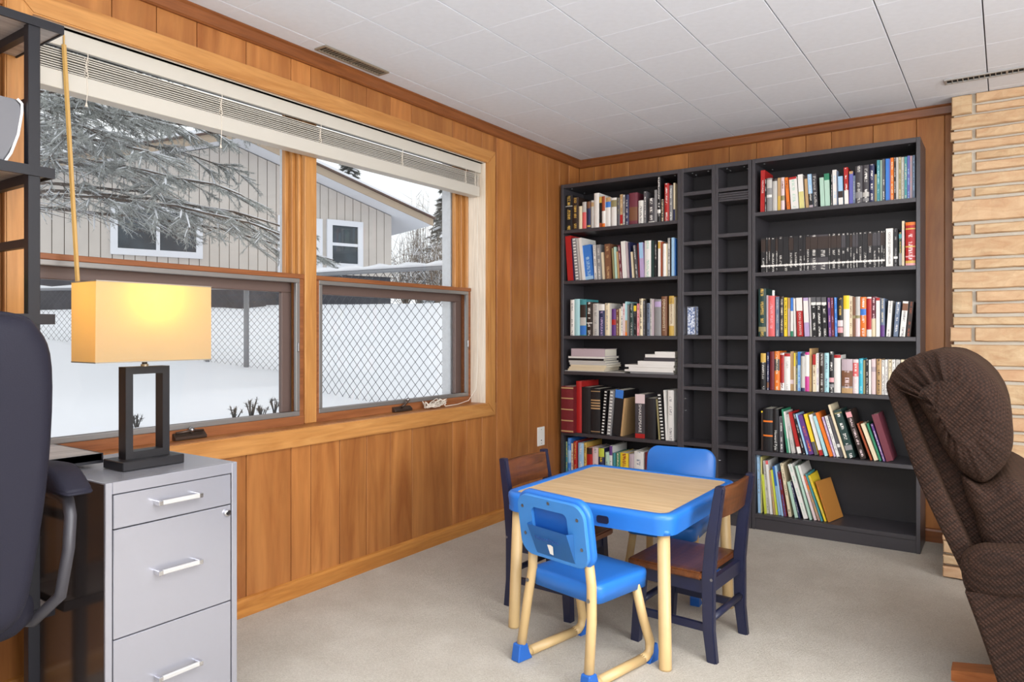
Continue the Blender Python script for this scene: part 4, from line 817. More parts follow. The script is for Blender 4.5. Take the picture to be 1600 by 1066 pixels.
shelf_books((1170, 700, 8.2), 0.085, [
 (92, 124, 85, 'lb', {'l': -16, 'i': 'g'}), (126, 182, 110, 'py', {'l': -16, 'i': 'g'}), (197, 226, 345, 'yg', {'l': -46}), (228, 266, 165, 'lg', {'l': -64, 'i': 'g'}), (270, 304, 165, 'w', {'l': -76, 'b': ((.93, 1, 'co'),)}), (316, 344, 290, 'tn', {'l': -72, 'i': 'g'}), (346, 370, 285, 'yg', {'l': -78}), (382, 418, 240, 'b', {'l': -86, 'b': ((0, .6, 'lb'),)}), (420, 446, 230, 'lb', {'l': -92}), (452, 490, 310, 'mr', {'l': -86, 'i': 'b'}), (512, 550, 200, 'cr', {'l': -112, 'i': 'k'}), (592, 636, 440, 'pg', {'l': -102}), (642, 662, 440, 'nv', {'l': -120, 'i': 'w'}), (704, 764, 215, 'w', {'l': -206, 'i': 'pg'}),
 (780, 812, 235, 'pg', {'l': -190}), (836, 872, 235, 'w', {'l': -236, 'b': ((0, .5, 'pp'),)}), (890, 920, 370, 'or', {'l': -206, 'b': ((0, .7, 'tn', 1),), 'i': 'pv'}), (926, 950, 340, 'te', {'l': -204}), (972, 1002, 365, 'y', {'l': -228, 'i': 'g'}), (1016, 1040, 440, 'am', {'l': -178, 'yaw': -0.22, 'd': .17, 'i': 'or'})],
 'bottom', RC, RT, "children's picture books on the bottom shelf", ys=-0.248)
# ================================================================ activity table
TX0, TX1, TY0, TY1, TZ = 0.864, 1.516, -2.128, -1.437, 0.495
T = thing('activity_table', "children's blue plastic activity table with oak grain top and cream legs", 'table', ((TX0 + TX1) / 2, (TY0 + TY1) / 2, 0))
def rr3(ins, z, r): return [(x, y, z) for x, y in rrect(TX0 + ins, TX1 - ins, TY0 + ins, TY1 - ins, max(0.012, r - ins), 7)]
bm = nb(); Rr = 0.065
loft(bm, [rr3(0.012, TZ - 0.012, Rr), rr3(0.006, TZ - 0.068, Rr), rr3(0.002, TZ - 0.030, Rr), rr3(0.0, TZ - 0.018, Rr), rr3(0.001, TZ - 0.008, Rr), rr3(0.007, TZ - 0.001, Rr), rr3(0.016, TZ, Rr), rr3(0.032, TZ - 0.001, Rr), rr3(0.036, TZ - 0.004, Rr), rr3(0.036, TZ - 0.012, Rr)][1:], cap=False)
obj('rim', bm, 'blue', T, True)
bm = nb(); prism(bm, rrect(TX0 + 0.034, TX1 - 0.034, TY0 + 0.034, TY1 - 0.034, 0.03, 6), TZ - 0.014, TZ - 0.004, 2); obj('table_top', bm, 'oak', T)
bm = nb()
for a, b in ((0.008, 0.02),):
    loft(bm, [rr3(a, TZ - 0.066, Rr), rr3(a, TZ - 0.02, Rr), rr3(b, TZ - 0.02, Rr), rr3(b, TZ - 0.066, Rr), rr3(a, TZ - 0.066, Rr)], cap=False)
obj('apron', bm, 'blue', T, True)
# hand slots in the apron
for sx in (0.33, 0.63):
    xx = TX0 + (TX1 - TX0) * sx; bm = nb(); prism(bm, rrect(xx - 0.022, xx + 0.022, TZ - 0.055, TZ - 0.030, 0.008, 4), TY0 + 0.0005, TY0 + 0.012, 1); obj('hand_slot', bm, 'navy', T)
for (cx, cy) in ((TX0 + 0.045, TY0 + 0.045), (TX1 - 0.045, TY0 + 0.045), (TX1 - 0.045, TY1 - 0.045), (TX0 + 0.045, TY1 - 0.045)):
    ox = -0.010 if cx < 1.19 else 0.012; oy = -0.014 if cy < -1.78 else 0.014
    bm = nb(); tube(bm, [(cx + ox, cy + oy, 0.0), (cx + ox, cy + oy, 0.006), (cx, cy, TZ - 0.05)], 0.0205, 18); obj('leg', bm, 'cream_tube', T, True)
    # moulded corner socket
    bm = nb(); prism(bm, rrect(cx - 0.03, cx + 0.03, cy - 0.03, cy + 0.03, 0.02, 4), TZ - 0.066, TZ - 0.05, 2); obj('leg_socket', bm, 'blue', T, True)

# ================================================================ blue chairs
def blue_chair(label, loc, rz):
    """front faces local +Y"""
    t = thing('toddler_chair', label, 'chair', loc, rz, "children's chairs around the activity table")
    L = dict(local=True)
    # seat
    bm = nb(); w, y0, y1, zt, hh = 0.145, -0.125, 0.150, 0.302, 0.058
    def lp(ins, z): return [(x, y, z + (-0.006 * (1 - (x / w) ** 2) if z > zt - 0.004 else 0)) for x, y in rrect(-w + ins, w - ins, y0 + ins, y1 - ins, max(0.01, 0.035 - ins), 6)]
    loft(bm, [lp(0.012, zt - 0.012), lp(0.010, zt - hh), lp(0.004, zt - hh), lp(0.0, zt - 0.014), lp(0.003, zt - 0.005), lp(0.012, zt), lp(0.05, zt - 0.004)], cap=False)
    bm.verts.ensure_lookup_table(); top = bm.verts[-28:]; bm.faces.new(top)
    obj('seat', bm, 'blue', t, True, **L)
    # backrest: shell leaning back, pocketed panel on its rear face
    tilt = math.radians(9); zb0, zb1, yb = 0.352, 0.566, -0.135
    br = bpy.data.objects.new('backrest', None)
    def tr(x, y, z): return (x, yb + (y) * math.cos(tilt) - (z - zb0) * math.sin(tilt), z + y * math.sin(tilt))
    def plate(bm, x0, x1, z0, z1, r, ya, ybk, bev=0.005, n=7):
        o = lambda ins: rrect(x0 + ins, x1 - ins, z0 + ins, z1 - ins, max(0.004, r - ins), n)
        loft(bm, [[tr(x, ya, z) for x, z in o(bev)], [tr(x, ya - bev * (1 if ybk < ya else -1), z) for x, z in o(0)], [tr(x, ybk + bev * (1 if ybk < ya else -1), z) for x, z in o(0)], [tr(x, ybk, z) for x, z in o(bev)]])
    bm = nb(); plate(bm, -0.152, 0.152, zb0, zb1, 0.052, 0.016, -0.010); shell = obj('backrest', bm, 'blue', t, True, **L)
    # rear panel with the pocket opening
    bm = nb(); n = 7; ya, yc = -0.0105, -0.022
    outer = lambda ins: rrect(-0.143 + ins, 0.143 - ins, zb0 + 0.006 + ins, zb1 - 0.009 - ins, 0.047 - ins, n)
    inner = rrect(-0.080, 0.072, zb0 + 0.062, zb1 - 0.045, 0.018, n)
    loops = [[tr(x, ya, z) for x, z in outer(0)], [tr(x, yc + 0.002, z) for x, z in outer(0)], [tr(x, yc, z) for x, z in outer(0.002)], [tr(x, yc, z) for x, z in inner], [tr(x, ya, z) for x, z in inner]]
    loft(bm, loops, cap=False); obj('rear_panel', bm, 'blue_hi', shell, **L)
    bm = nb(); I = rrect(-0.079, 0.071, zb0 + 0.063, zb1 - 0.046, 0.018, n); vs = [bm.verts.new(tr(x, ya - 0.0005, z)) for x, z in I]; bm.faces.new(vs); obj('pocket_recess', bm, 'blue_d', shell, **L)
    # pocket: wedge that stands proud at the top
    bm = nb(); xa, xb, za, zm = -0.086, 0.088, zb0 + 0.018, zb0 + 0.115
    P = [(xa + 0.012, yc, za), (xb, yc, za), (xb - 0.006, yc - 0.020, zm), (xa, yc - 0.020, zm + 0.004)]
    V = [bm.verts.new(tr(*p)) for p in P]; Q = [bm.verts.new(tr(xb + 0.006, yc, zm - 0.002)), bm.verts.new(tr(xa - 0.004, yc, zm + 0.002))]
    bm.faces.new(V); bm.faces.new((V[1], Q[0], V[2])); bm.faces.new((V[0], V[3], Q[1]))
    bmesh.ops.solidify(bm, geom=bm.faces[:], thickness=0.002); obj('pocket', bm, 'blue_hi', shell, recalc=False, **L)
    c = Vector(tr(-0.008, yc - 0.0135, zb0 + 0.078)); sl = math.atan2(0.020, zm - za)
    text_obj('raised_lettering', 'Fisher-Price', 0.021, 'blue_txt', shell, c + Vector((0, -0.0048, 0)), (math.radians(90) + sl + tilt, 0, 0))
    bm = nb(); q = [(-0.010, 0.030), (0.004, 0.028), (0.012, 0.060), (0.003, 0.064), (-0.012, 0.062)]
    V = [bm.verts.new(tr(x, yc - 0.020 * (z - 0.018) / 0.097 - 0.0035, zb0 + z)) for x, z in q]; bm.faces.new(V); obj('sticker_remnant', bm, 'plate', shell, **L)
    for x, z in ((-0.118, 0.165), (-0.118, 0.075), (0.0, 0.192), (0.115, 0.160), (0.122, 0.070)):
        bm = nb(); p = Vector(tr(x, yc, zb0 + z)); q = Vector(tr(x, yc - 0.002, zb0 + z)); tube(bm, [p, q], 0.0055, 8); obj('screw', bm, 'steel', shell, **L)
    # tube frame: rear uprights, front legs, floor runners, corner caps
    for s in (-1, 1):
        xf = 0.147 * s
        bm = nb(); tube(bm, [(xf, -0.168, 0.012), (xf * 0.93, -0.140, 0.20), (xf * 0.86, -0.128, 0.30), (xf * 0.80, -0.135, 0.40)], 0.0155, 14); obj('rear_upright', bm, 'cream_tube', t, True, **L)
        bm = nb(); tube(bm, [(xf * 0.86, 0.085, 0.27), (xf * 0.93, 0.118, 0.14), (xf * 0.99, 0.143, 0.06), (xf, 0.140, 0.030), (xf, 0.120, 0.018), (xf, 0.08, 0.016)], 0.0155, 14); obj('front_leg', bm, 'cream_tube', t, True, **L)
        bm = nb(); tube(bm, [(xf, 0.10, 0.0162), (xf, -0.118, 0.0162)], 0.016, 14); tube(bm, [(xf, -0.118, 0.0162), (xf, -0.145, 0.010)], 0.016, 14, r1=0.009); obj('floor_runner', bm, 'cream_tube', t, True, **L)
        bm = nb(); loft(bm, [[(xf + a * 0.019, y, z) for a, y, z in ((-1, -0.19, 0.0), (1, -0.19, 0.0), (1, -0.125, 0.0), (-1, -0.125, 0.0))], [(xf + a * 0.018, y, z) for a, y, z in ((-1, -0.188, 0.02), (1, -0.188, 0.02), (1, -0.135, 0.018), (-1, -0.135, 0.018))], [(xf + a * 0.0175, y, z) for a, y, z in ((-1, -0.182, 0.055), (1, -0.182, 0.055), (1, -0.148, 0.055), (-1, -0.148, 0.055))]])
        bmesh.ops.bevel(bm, geom=bm.edges[:], offset=0.003, segments=1, affect='EDGES'); obj('rear_cap', bm, 'blue_d', t, **L)
        bm = nb(); loft(bm, [[(xf + a * 0.018, y, 0.0) for a, y in ((-1, 0.115), (1, 0.115), (1, 0.160), (-1, 0.160))], [(xf + a * 0.018, y, 0.03) for a, y in ((-1, 0.140), (1, 0.140), (1, 0.164), (-1, 0.164))], [(xf + a * 0.016, y, 0.055) for a, y in ((-1, 0.146), (1, 0.146), (1, 0.160), (-1, 0.160))]]); obj('front_cap', bm, 'blue_d', t, **L)
        bm = nb(); tube(bm, [(xf * 0.885, -0.148, 0.262), (xf * 0.885, -0.1515, 0.262)], 0.0065, 8); obj('screw', bm, 'steel', t, **L)
    return t
rz1 = -math.atan2(0.21, 0.978)
blue_chair('blue plastic toddler chair whose pocketed back is turned away from the bookcases', (1.243, -2.172, 0), rz1)
blue_chair('blue plastic toddler chair between the activity table and the bookcases', (1.212, -1.388, 0), math.pi + math.radians(5))

# ================================================================ navy wooden chairs
def navy_chair(label, loc, rz):
    t = thing('wooden_chair', label, 'chair', loc, rz, "children's chairs around the activity table"); L = dict(local=True)
    hw, yb, yf = 0.142, -0.125, 0.135
    bm = nb(); w, n = 0.158, 10
    # dished seat
    gx, gyv = [-w + 2 * w * i / n for i in range(n + 1)], [yb + 0.022 + (yf + 0.03 - yb - 0.022) * i / n for i in range(n + 1)]
    G = [[bm.verts.new((x, y, 0.288 - 0.007 * max(0, 1 - (x / (w * 0.85)) ** 2) * max(0, 1 - ((y - 0.01) / 0.13) ** 2))) for x in gx] for y in gyv]
    for j in range(n):
        for i in range(n): bm.faces.new((G[j][i], G[j][i + 1], G[j + 1][i + 1], G[j + 1][i]))
    ex = bmesh.ops.extrude_face_region(bm, geom=bm.faces[:]); vs = [v for v in ex['geom'] if isinstance(v, bmesh.types.BMVert)]
    for v in vs: v.co.z = 0.262
    bmesh.ops.recalc_face_normals(bm, faces=bm.faces[:])
    bmesh.ops.bevel(bm, geom=[e for e in bm.edges if e.is_manifold and e.calc_face_angle(0) > 1.0], offset=0.005, segments=2, affect='EDGES')
    obj('seat', bm, 'brown_wood', t, False, **L)
    for s in (-1, 1):
        bm = nb(); x = hw * s
        pts = [(x, yb - 0.012, 0), (x, yb, 0.10), (x, yb + 0.002, 0.27), (x, yb - 0.010, 0.40), (x, yb - 0.036, 0.565)]; wd = [0.034, 0.038, 0.042, 0.040, 0.030]; tk = 0.026
        loops = [[(px - tk / 2, py - d / 2, pz), (px + tk / 2, py - d / 2, pz), (px + tk / 2, py + d / 2, pz), (px - tk / 2, py + d / 2, pz)] for (px, py, pz), d in zip(pts, wd)]
        loops.append([(a[0] * 0.98 + x * 0.02, a[1] * 0.7 + (yb - 0.038) * 0.3, 0.575) for a in loops[-1]])
        loft(bm, loops); bmesh.ops.bevel(bm, geom=[e for e in bm.edges if abs(e.verts[0].co.z - e.verts[1].co.z) > 0.02], offset=0.004, segments=2, affect='EDGES'); obj('back_post', bm, 'navy', t, **L)
        bm = nb(); bar(bm, (x * 0.98, yf + 0.006, 0), (x * 0.93, yf - 0.012, 0.262), 0.028, 0.030, 0.034, 0.036); obj('front_leg', bm, 'navy', t, **L)
        bm = nb(); bar(bm, (x * 0.96, yb + 0.01, 0.105), (x * 0.96, yf - 0.004, 0.105), 0.016, 0.024); obj('side_stretcher', bm, 'navy', t, **L)
        bm = nb(); bar(bm, (x * 0.96, yb + 0.01, 0.240), (x * 0.93, yf - 0.004, 0.240), 0.018, 0.044); obj('side_apron', bm, 'navy', t, **L)
        bm = nb(); tube(bm, [(x * 1.085, yb - 0.012, 0.27), (x * 1.098, yb - 0.012, 0.27)], 0.005, 8); obj('screw', bm, 'steel', t, **L)
    bm = nb(); tube(bm, [(-hw, yb - 0.002, 0.135), (hw, yb - 0.002, 0.135)], 0.012, 10); obj('back_stretcher', bm, 'navy', t, True, **L)
    bm = nb(); tube(bm, [(-hw, yf - 0.002, 0.135), (hw, yf - 0.002, 0.135)], 0.012, 10); obj('front_stretcher', bm, 'navy', t, True, **L)
    bm = nb(); bar(bm, (-hw, yb + 0.004, 0.240), (hw, yb + 0.004, 0.240), 0.018, 0.044); obj('back_apron', bm, 'navy', t, **L)
    bm = nb(); bar(bm, (-hw, yf - 0.008, 0.240), (hw, yf - 0.008, 0.240), 0.018, 0.044); obj('front_apron', bm, 'navy', t, **L)
    # curved back rail
    bm = nb(); n = 10; A = []
    for i in range(n + 1):
        x = -hw + 0.010 + (2 * hw - 0.020) * i / n; c = -0.014 * (1 - (x / hw) ** 2)
        A.append([(x, yb - 0.018 + c, 0.462), (x, yb - 0.004 + c, 0.462), (x, yb - 0.020 + c, 0.566), (x, yb - 0.034 + c, 0.566)])
    loft(bm, A); obj('back_rail', bm, 'brown_wood', t, **L)
    return t
navy_chair('navy wooden chair with brown seat on the bookcase and chimney side of the table', (1.462, -1.815, 0), math.radians(90 - 3))
navy_chair('navy wooden chair with brown back rail between the table and the window wall', (0.905, -1.798, 0), math.radians(-90 - 2))

# ================================================================ filing cabinet and lamp
FX, FY0, FY1, FH = 0.552, -3.370, -3.002, 0.70
fc = thing('filing_cabinet', 'grey steel three drawer filing cabinet under the table lamp', 'filing cabinet', ((FX + 0.12) / 2, (FY0 + FY1) / 2, 0))
bm = nb(); box(bm, 0.115, FX - 0.016, FY0, FY1, 0.0, FH, 0.0025, 2); obj('body', bm, 'cabinet', fc)
for y0, y1 in ((FY0 - 0.0012, FY0 + 0.001), (FY1 - 0.001, FY1 + 0.0012)): bxo('side_panel', 'cabinet_side', fc, 0.116, FX - 0.006, y0, y1, 0.0, FH - 0.0035)  # thin sheets colouring both sides darker than front and top
bm = nb(); e = 0.017
for q in ((FY0, FY0 + e, 0, FH), (FY1 - e, FY1, 0, FH), (FY0 + e, FY1 - e, FH - 0.030, FH), (FY0 + e, FY1 - e, 0, 0.03)): box(bm, FX - 0.018, FX, q[0], q[1], q[2], q[3], 0.0015)
obj('front_frame', bm, 'cabinet', fc)
bxo('drawer_gap', 'cabinet_gap', fc, FX - 0.0165, FX - 0.012, FY0 + e, FY1 - e, 0.03, FH - 0.03)
dz = [(0.583, FH - 0.0325), (0.308, 0.580), (0.033, 0.305)]
for i, (z0, z1) in enumerate(dz):
    d = bxo('drawer', 'cabinet', fc, FX - 0.012, FX - 0.001, FY0 + e + 0.003, FY1 - e - 0.003, z0, z1, 0.0015)
    yc = (FY0 + FY1) / 2; zc = z0 + (z1 - z0) * (0.56 if i == 0 else 0.52)
    bm = nb(); box(bm, FX + 0.018, FX + 0.026, yc - 0.058, yc + 0.058, zc - 0.006, zc + 0.006, 0.002); h = obj('handle', bm, 'handle', d)
    for s in (-1, 1):
        bm = nb(); box(bm, FX - 0.001, FX + 0.027, yc + s * 0.056 - 0.006, yc + s * 0.056 + 0.006, zc - 0.0066, zc + 0.0066, 0.0015); obj('handle_post', bm, 'chrome', h)
bm = nb(); tube(bm, [(FX - 0.001, FY1 - 0.034, 0.560), (FX + 0.006, FY1 - 0.034, 0.560)], 0.0095, 16); lk = obj('lock', bm, 'chrome', fc, True)
bm = nb(); tube(bm, [(FX + 0.006, FY1 - 0.034, 0.560), (FX + 0.0065, FY1 - 0.034, 0.560)], 0.0055, 12); obj('keyhole', bm, 'dark', lk)
# lamp
LX, LY = 0.389, -3.184
lamp = thing('table_lamp', 'lit table lamp with rectangular linen shade on an open black frame', 'lamp', (LX, LY, FH + 0.001))
bxo('lamp_base', 'lamp_black', lamp, LX - 0.053, LX + 0.053, LY - 0.087, LY + 0.087, FH + 0.001, FH + 0.026, 0.002)
zs0, zs1 = FH + 0.026, FH + 0.026 + 0.252
bm = nb(); hy, th = 0.062, 0.020
for q in ((LY - hy, LY - hy + th, zs0, zs1), (LY + hy - th, LY + hy, zs0, zs1), (LY - hy + th, LY + hy - th, zs0, zs0 + th), (LY - hy + th, LY + hy - th, zs1 - th, zs1)): box(bm, LX - 0.019, LX + 0.019, *q)
bmesh.ops.remove_doubles(bm, verts=bm.verts[:], dist=1e-5); obj('lamp_frame', bm, 'lamp_black', lamp)
bm = nb(); tube(bm, [(LX, LY, zs1), (LX, LY, zs1 + 0.006)], 0.010, 12); obj('neck_collar', bm, 'vent', lamp)
bm = nb(); tube(bm, [(LX, LY, zs1 + 0.004), (LX, LY, zs1 + 0.08)], 0.007, 10); obj('lamp_neck', bm, 'lamp_black', lamp)
sz0, sz1 = zs1 + 0.016, zs1 + 0.016 + 0.212
def rect(hx, hyy, z): return [(LX - hx, LY - hyy, z), (LX + hx, LY - hyy, z), (LX + hx, LY + hyy, z), (LX - hx, LY + hyy, z)]
bm = nb(); hx0, hy0, hx1, hy1 = 0.064, 0.163, 0.066, 0.162
loft(bm, [rect(hx0, hy0, sz0), rect(hx1, hy1, sz1)], cap=False); sh = obj('lamp_shade', bm, 'shade', lamp, recalc=True)
for z, hx, hyy in ((sz0, hx0, hy0), (sz1, hx1, hy1)):
    bm = nb()
    for q in ((-hx - .001, hx + .001, -hyy - .001, -hyy + .001), (-hx - .001, hx + .001, hyy - .001, hyy + .001), (-hx - .001, -hx + .001, -hyy, hyy), (hx - .001, hx + .001, -hyy, hyy)): box(bm, LX + q[0], LX + q[1], LY + q[2], LY + q[3], z - 0.0015, z + 0.0015)
    bmesh.ops.remove_doubles(bm, verts=bm.verts[:], dist=0.0015); obj('shade_binding', bm, 'vent', sh)
bm = nb(); bmesh.ops.create_uvsphere(bm, u_segments=12, v_segments=8, radius=0.026, matrix=Matrix.Translation((LX, LY, zs1 + 0.155))); bmesh.ops.translate(bm, verts=bm.verts[:], vec=(0, 0, 0)); bl = obj('bulb', bm, 'bulb', lamp, True)
pl = bpy.data.lights.new('bulb_light', 'POINT'); pl.energy = 0.85; pl.color = (1.0, 0.79, 0.38); pl.shadow_soft_size = 0.03
po = bpy.data.objects.new('bulb_light', pl); COL.objects.link(po); po.parent = lamp; po.location = Vector((LX, LY, zs1 + 0.17)) - lamp.location; bl.visible_shadow = True
po.location.x += 0.0; po.location.z += 0.03

# ================================================================ black metal shelving with desk top
EX = 0.31; EY1 = -3.415; EY0 = -4.62
et = thing('shelving_unit', 'black metal shelving unit with grey rustic boards left of the window', 'shelving unit', (0.17, (EY0 + EY1) / 2, 0))
p = 0.028
for x in (EX - p, 0.03):
    for y in (EY1 - p, EY0):
        bxo('post', 'black_metal', et, x, x + p, y, y + p, 0.0, 1.886, 0.0015)
for z in (0.355, 0.738, 1.120, 1.503, 1.886):
    o = 0.055 if z > 1.8 else (0.155 if abs(z - .738) < .01 else 0.033)
    f = 0.026 if z < 1.8 else 0.022
    bxo('shelf_board', 'rustic', et, 0.025 + (0.0 if z < 1.8 else 0), EX + 0.001 + (0.004 if abs(z - .738) < .01 else 0), EY0 - 0.03, EY1 + o - 0.004, z - 0.018, z)
    bm = nb(); box(bm, EX - 0.001, EX + 0.005, EY0 - 0.03, EY1 + o, z - f, z + 0.0005); box(bm, 0.025, EX, EY1 + o - 0.004, EY1 + o, z - f, z + 0.0005); obj('shelf_edge', bm, 'black_metal', et)
    for y in (EY1 - p, EY0):
        bxo('side_rail', 'black_metal', et, 0.0585, EX - p - 0.0005, y + 0.005, y + p - 0.005, z - f - 0.018, z - 0.0185)
for z in (0.55, 0.93, 1.295, 1.66):
    for y in (EY1 - p, EY0): bxo('side_rail', 'black_metal', et, 0.0585, EX - p - 0.0005, y + 0.006, y + p - 0.006, z, z + 0.022)
# scanner-like silver device on the shelf
dv = thing('desktop_device', 'silver grey desktop device with white rim on the black metal shelving', 'device', (0.20, -3.62, 1.504))
prof = [(-3.90, 1.5045), (-3.488, 1.5045), (-3.474, 1.53), (-3.458, 1.58), (-3.449, 1.64), (-3.449, 1.662), (-3.460, 1.672), (-3.90, 1.672)]
bm = nb(); prism(bm, prof, 0.09, 0.286, 0); bmesh.ops.bevel(bm, geom=[e for e in bm.edges if abs(e.verts[0].co.x - e.verts[1].co.x) < 0.001], offset=0.006, segments=2, affect='EDGES'); obj('device_body', bm, 'silver', dv)
bm = nb(); pr = prof[1:7]; tube(bm, [(0.288, y + 0.0, z) for y, z in pr], 0.0035, 6); obj('device_rim', bm, 'white_plastic', dv, True)
bxo('device_label', 'plate', dv, 0.2862, 0.2872, -3.62, -3.524, 1.548, 1.567); bxo('label_print', 'dark', dv, 0.2872, 0.2876, -3.615, -3.528, 1.556, 1.564)
gb = thing('green_book', 'bright lime green book standing on the black metal shelving', 'book', (0.2, -3.56, 1.121))
bxo('cover', 'green', gb, 0.10, 0.25, -3.585, -3.530, 1.1212, 1.245, 0.002)
bxo('page_block', 'paper', gb, 0.095, 0.101, -3.58, -3.535, 1.125, 1.241)

# ================================================================ office chair
oc = thing('office_chair', 'dark navy office chair with padded back beside the filing cabinet', 'office chair', (0.55, -3.82, 0))
cyc = -3.82; hwid = 0.252
prof = []   # back seen from the rear (y,z), thick along x
outl = [(-hwid, 0.60), (-hwid - 0.012, 0.80), (-hwid - 0.004, 1.00), (-hwid + 0.02, 1.08), (-hwid + 0.07, 1.108), (0, 1.118), (hwid - 0.07, 1.108), (hwid - 0.02, 1.08), (hwid + 0.004, 1.00), (hwid - 0.002, 0.80), (hwid - 0.028, 0.60), (hwid - 0.055, 0.495), (hwid - 0.12, 0.465), (0, 0.455), (-hwid + 0.12, 0.465), (-hwid + 0.05, 0.495)]
outl = smooth_poly(outl, 4)
def wob(j, u, v, d): return u, v, d + 0.05 * (abs(u) / hwid) ** 2 * -0.4 - 0.06 * (v - 0.6) * 0.25
bm = nb(); cpts = [(u + cyc, v) for u, v in outl]
puffy(bm, cpts, 0.660, 0.755, 0.034, 0, 5, 2); obj('backrest', bm, 'office', oc, True)
bm = nb(); tube(bm, [(0.757, y, z) if False else (0.7075, cyc + (y) * 1.0, z) for y, z in outl[::1]] + [(0.7075, cyc + outl[0][0], outl[0][1])], 0.006, 6, cap=False); obj('seam_piping', bm, 'office', oc, True)
bm = nb(); puffy(bm, smooth_poly([(0.20, cyc - 0.24), (0.20, cyc + 0.24), (0.45, cyc + 0.25), (0.68, cyc + 0.22), (0.68, cyc - 0.22), (0.45, cyc - 0.25)], 4), 0.43, 0.52, 0.035, 2, 4, 1); obj('seat', bm, 'office', oc, True)
for s in (-1, 1):
    ya = cyc + s * 0.315
    bm = nb(); puffy(bm, smooth_poly([(0.40, 0.728), (0.42, 0.762), (0.60, 0.776), (0.66, 0.766), (0.705, 0.738), (0.715, 0.728), (0.70, 0.718), (0.45, 0.716)], 4), ya - 0.036, ya + 0.036, 0.014, 1, 3, 1); ap = obj('arm_pad', bm, 'office', oc, True)
    bm = nb()
    pth = [(0.44, ya, 0.712), (0.62, ya, 0.708), (0.665, ya, 0.700), (0.685, ya - s * 0.004, 0.67), (0.69, ya - s * 0.010, 0.60), (0.68, ya - s * 0.022, 0.50), (0.62, ya - s * 0.05, 0.44), (0.50, ya - s * 0.12, 0.435)]
    tube(bm, pth, 0.013, 8); obj('arm_support', bm, 'office_grey', oc, True)
bm = nb(); tube(bm, [(0.45, cyc, 0.43), (0.45, cyc, 0.10)], 0.03, 12); obj('gas_lift', bm, 'black_metal', oc, True)
bm = nb(); tube(bm, [(0.69, cyc, 0.50), (0.70, cyc, 0.44), (0.62, cyc, 0.415), (0.45, cyc, 0.42)], 0.022, 8); obj('back_bracket', bm, 'black_metal', oc, True)
for k in range(5):
    a = math.radians(20 + 72 * k); dx, dy = math.cos(a), math.sin(a)
    bm = nb(); bar(bm, (0.45 + dx * 0.02, cyc + dy * 0.02, 0.125), (0.45 + dx * 0.29, cyc + dy * 0.29, 0.085), 0.045, 0.035, 0.03, 0.022); leg = obj('base_arm', bm, 'black_metal', oc)
    for s in (-1, 1):
        c = Vector((0.45 + dx * 0.29 - dy * 0.014 * s, cyc + dy * 0.29 + dx * 0.014 * s, 0.026)); ax = Vector((-dy, dx, 0)) * 0.009
        bm = nb(); tube(bm, [c - ax, c + ax], 0.0255, 14); obj('caster', bm, 'silver' if s > 0 else 'dark', leg, True)
# ================================================================ brown recliner (faces +X, seen from its side)
rc = thing('recliner', 'brown waffle fabric recliner with pillow back and wooden base', 'recliner', (2.55, -1.64, 0))
yN, yFr = -1.95, -1.33
def P(px, py, y): 
    q = on(px, py, 1, y); return (q.x, q.z)
# back shell
sh = [P(x, y, -1.93) for x, y in ((1384, 606), (1392, 592), (1406, 592), (1424, 640), (1450, 705), (1480, 775), (1520, 860), (1545, 930), (1525, 940), (1500, 890), (1462, 812), (1430, 742), (1402, 660))]
bm = nb(); puffy(bm, smooth_poly(sh, 4), -1.945, -1.335, 0.028, 1, 5, 4); obj('back_shell', bm, 'waffle', rc, True)
core = [P(x, y, -1.88) for x, y in ((1405, 600), (1450, 610), (1530, 760), (1600, 900), (1540, 920), (1500, 850), (1440, 710))]
bm = nb(); puffy(bm, smooth_poly(core, 3), -1.885, -1.395, 0.02, 1, 3, 2); obj('back_core', bm, 'waffle', rc, True)
# head pillow with pleated ends
hp = [P(x, y, -1.95) for x, y in ((1386, 602), (1392, 580), (1412, 563), (1440, 551), (1470, 547), (1502, 553), (1535, 573), (1562, 603), (1578, 640), (1584, 688), (1576, 722), (1556, 747), (1534, 760), (1505, 745), (1480, 715), (1462, 685), (1440, 645), (1418, 612))]
hp = smooth_poly(hp, 5); cxm = sum(p[0] for p in hp) / len(hp); czm = sum(p[1] for p in hp) / len(hp)
def pleat(j, u, v, d):
    a = j / len(hp); e = max(0, 1 - abs(d - yN) / 0.16) + max(0, 1 - abs(d - yFr) / 0.16)
    wt = 1.0 if (a < 0.22 or a > 0.74) else 0.25
    q = 0.010 * wt * e * (math.sin(j * 1.9) + 0.6 * math.sin(j * 0.83 + 1))
    r = Vector((u - cxm, v - czm)); L = r.length or 1; k = 1 + 0.22 * q / L
    return cxm + r.x * k, czm + r.y * k, d + 1.1 * q
bm = nb(); puffy(bm, hp, -1.965, -1.32, 0.075, 1, 8, 5, pleat); hpo = obj('head_pillow', bm, 'waffle', rc, True)
# seam along the crown of the pillow
sp = [P(x, y, -1.90) for x, y in ((1400, 583), (1430, 562), (1470, 556), (1510, 566), (1545, 594), (1566, 632), (1576, 680))]
bm = nb(); tube(bm, [(x, -1.905, z) for x, z in sp], 0.004, 6); obj('pillow_seam', bm, 'waffle', hpo, True)
lp = [P(x, y, -1.95) for x, y in ((1500, 748), (1530, 762), (1560, 752), (1585, 752), (1640, 790), (1690, 850), (1680, 900), (1600, 905), (1545, 870), (1520, 810))]
lp = smooth_poly(lp, 4); cxm2 = sum(p[0] for p in lp) / len(lp); czm2 = sum(p[1] for p in lp) / len(lp)
def pleat2(j, u, v, d):
    e = max(0, 1 - abs(d + 1.95) / 0.10); q = 0.004 * e * math.sin(j * 1.7); r = Vector((u - cxm2, v - czm2)); L = r.length or 1; return cxm2 + r.x * (1 + q / L), czm2 + r.y * (1 + q / L), d
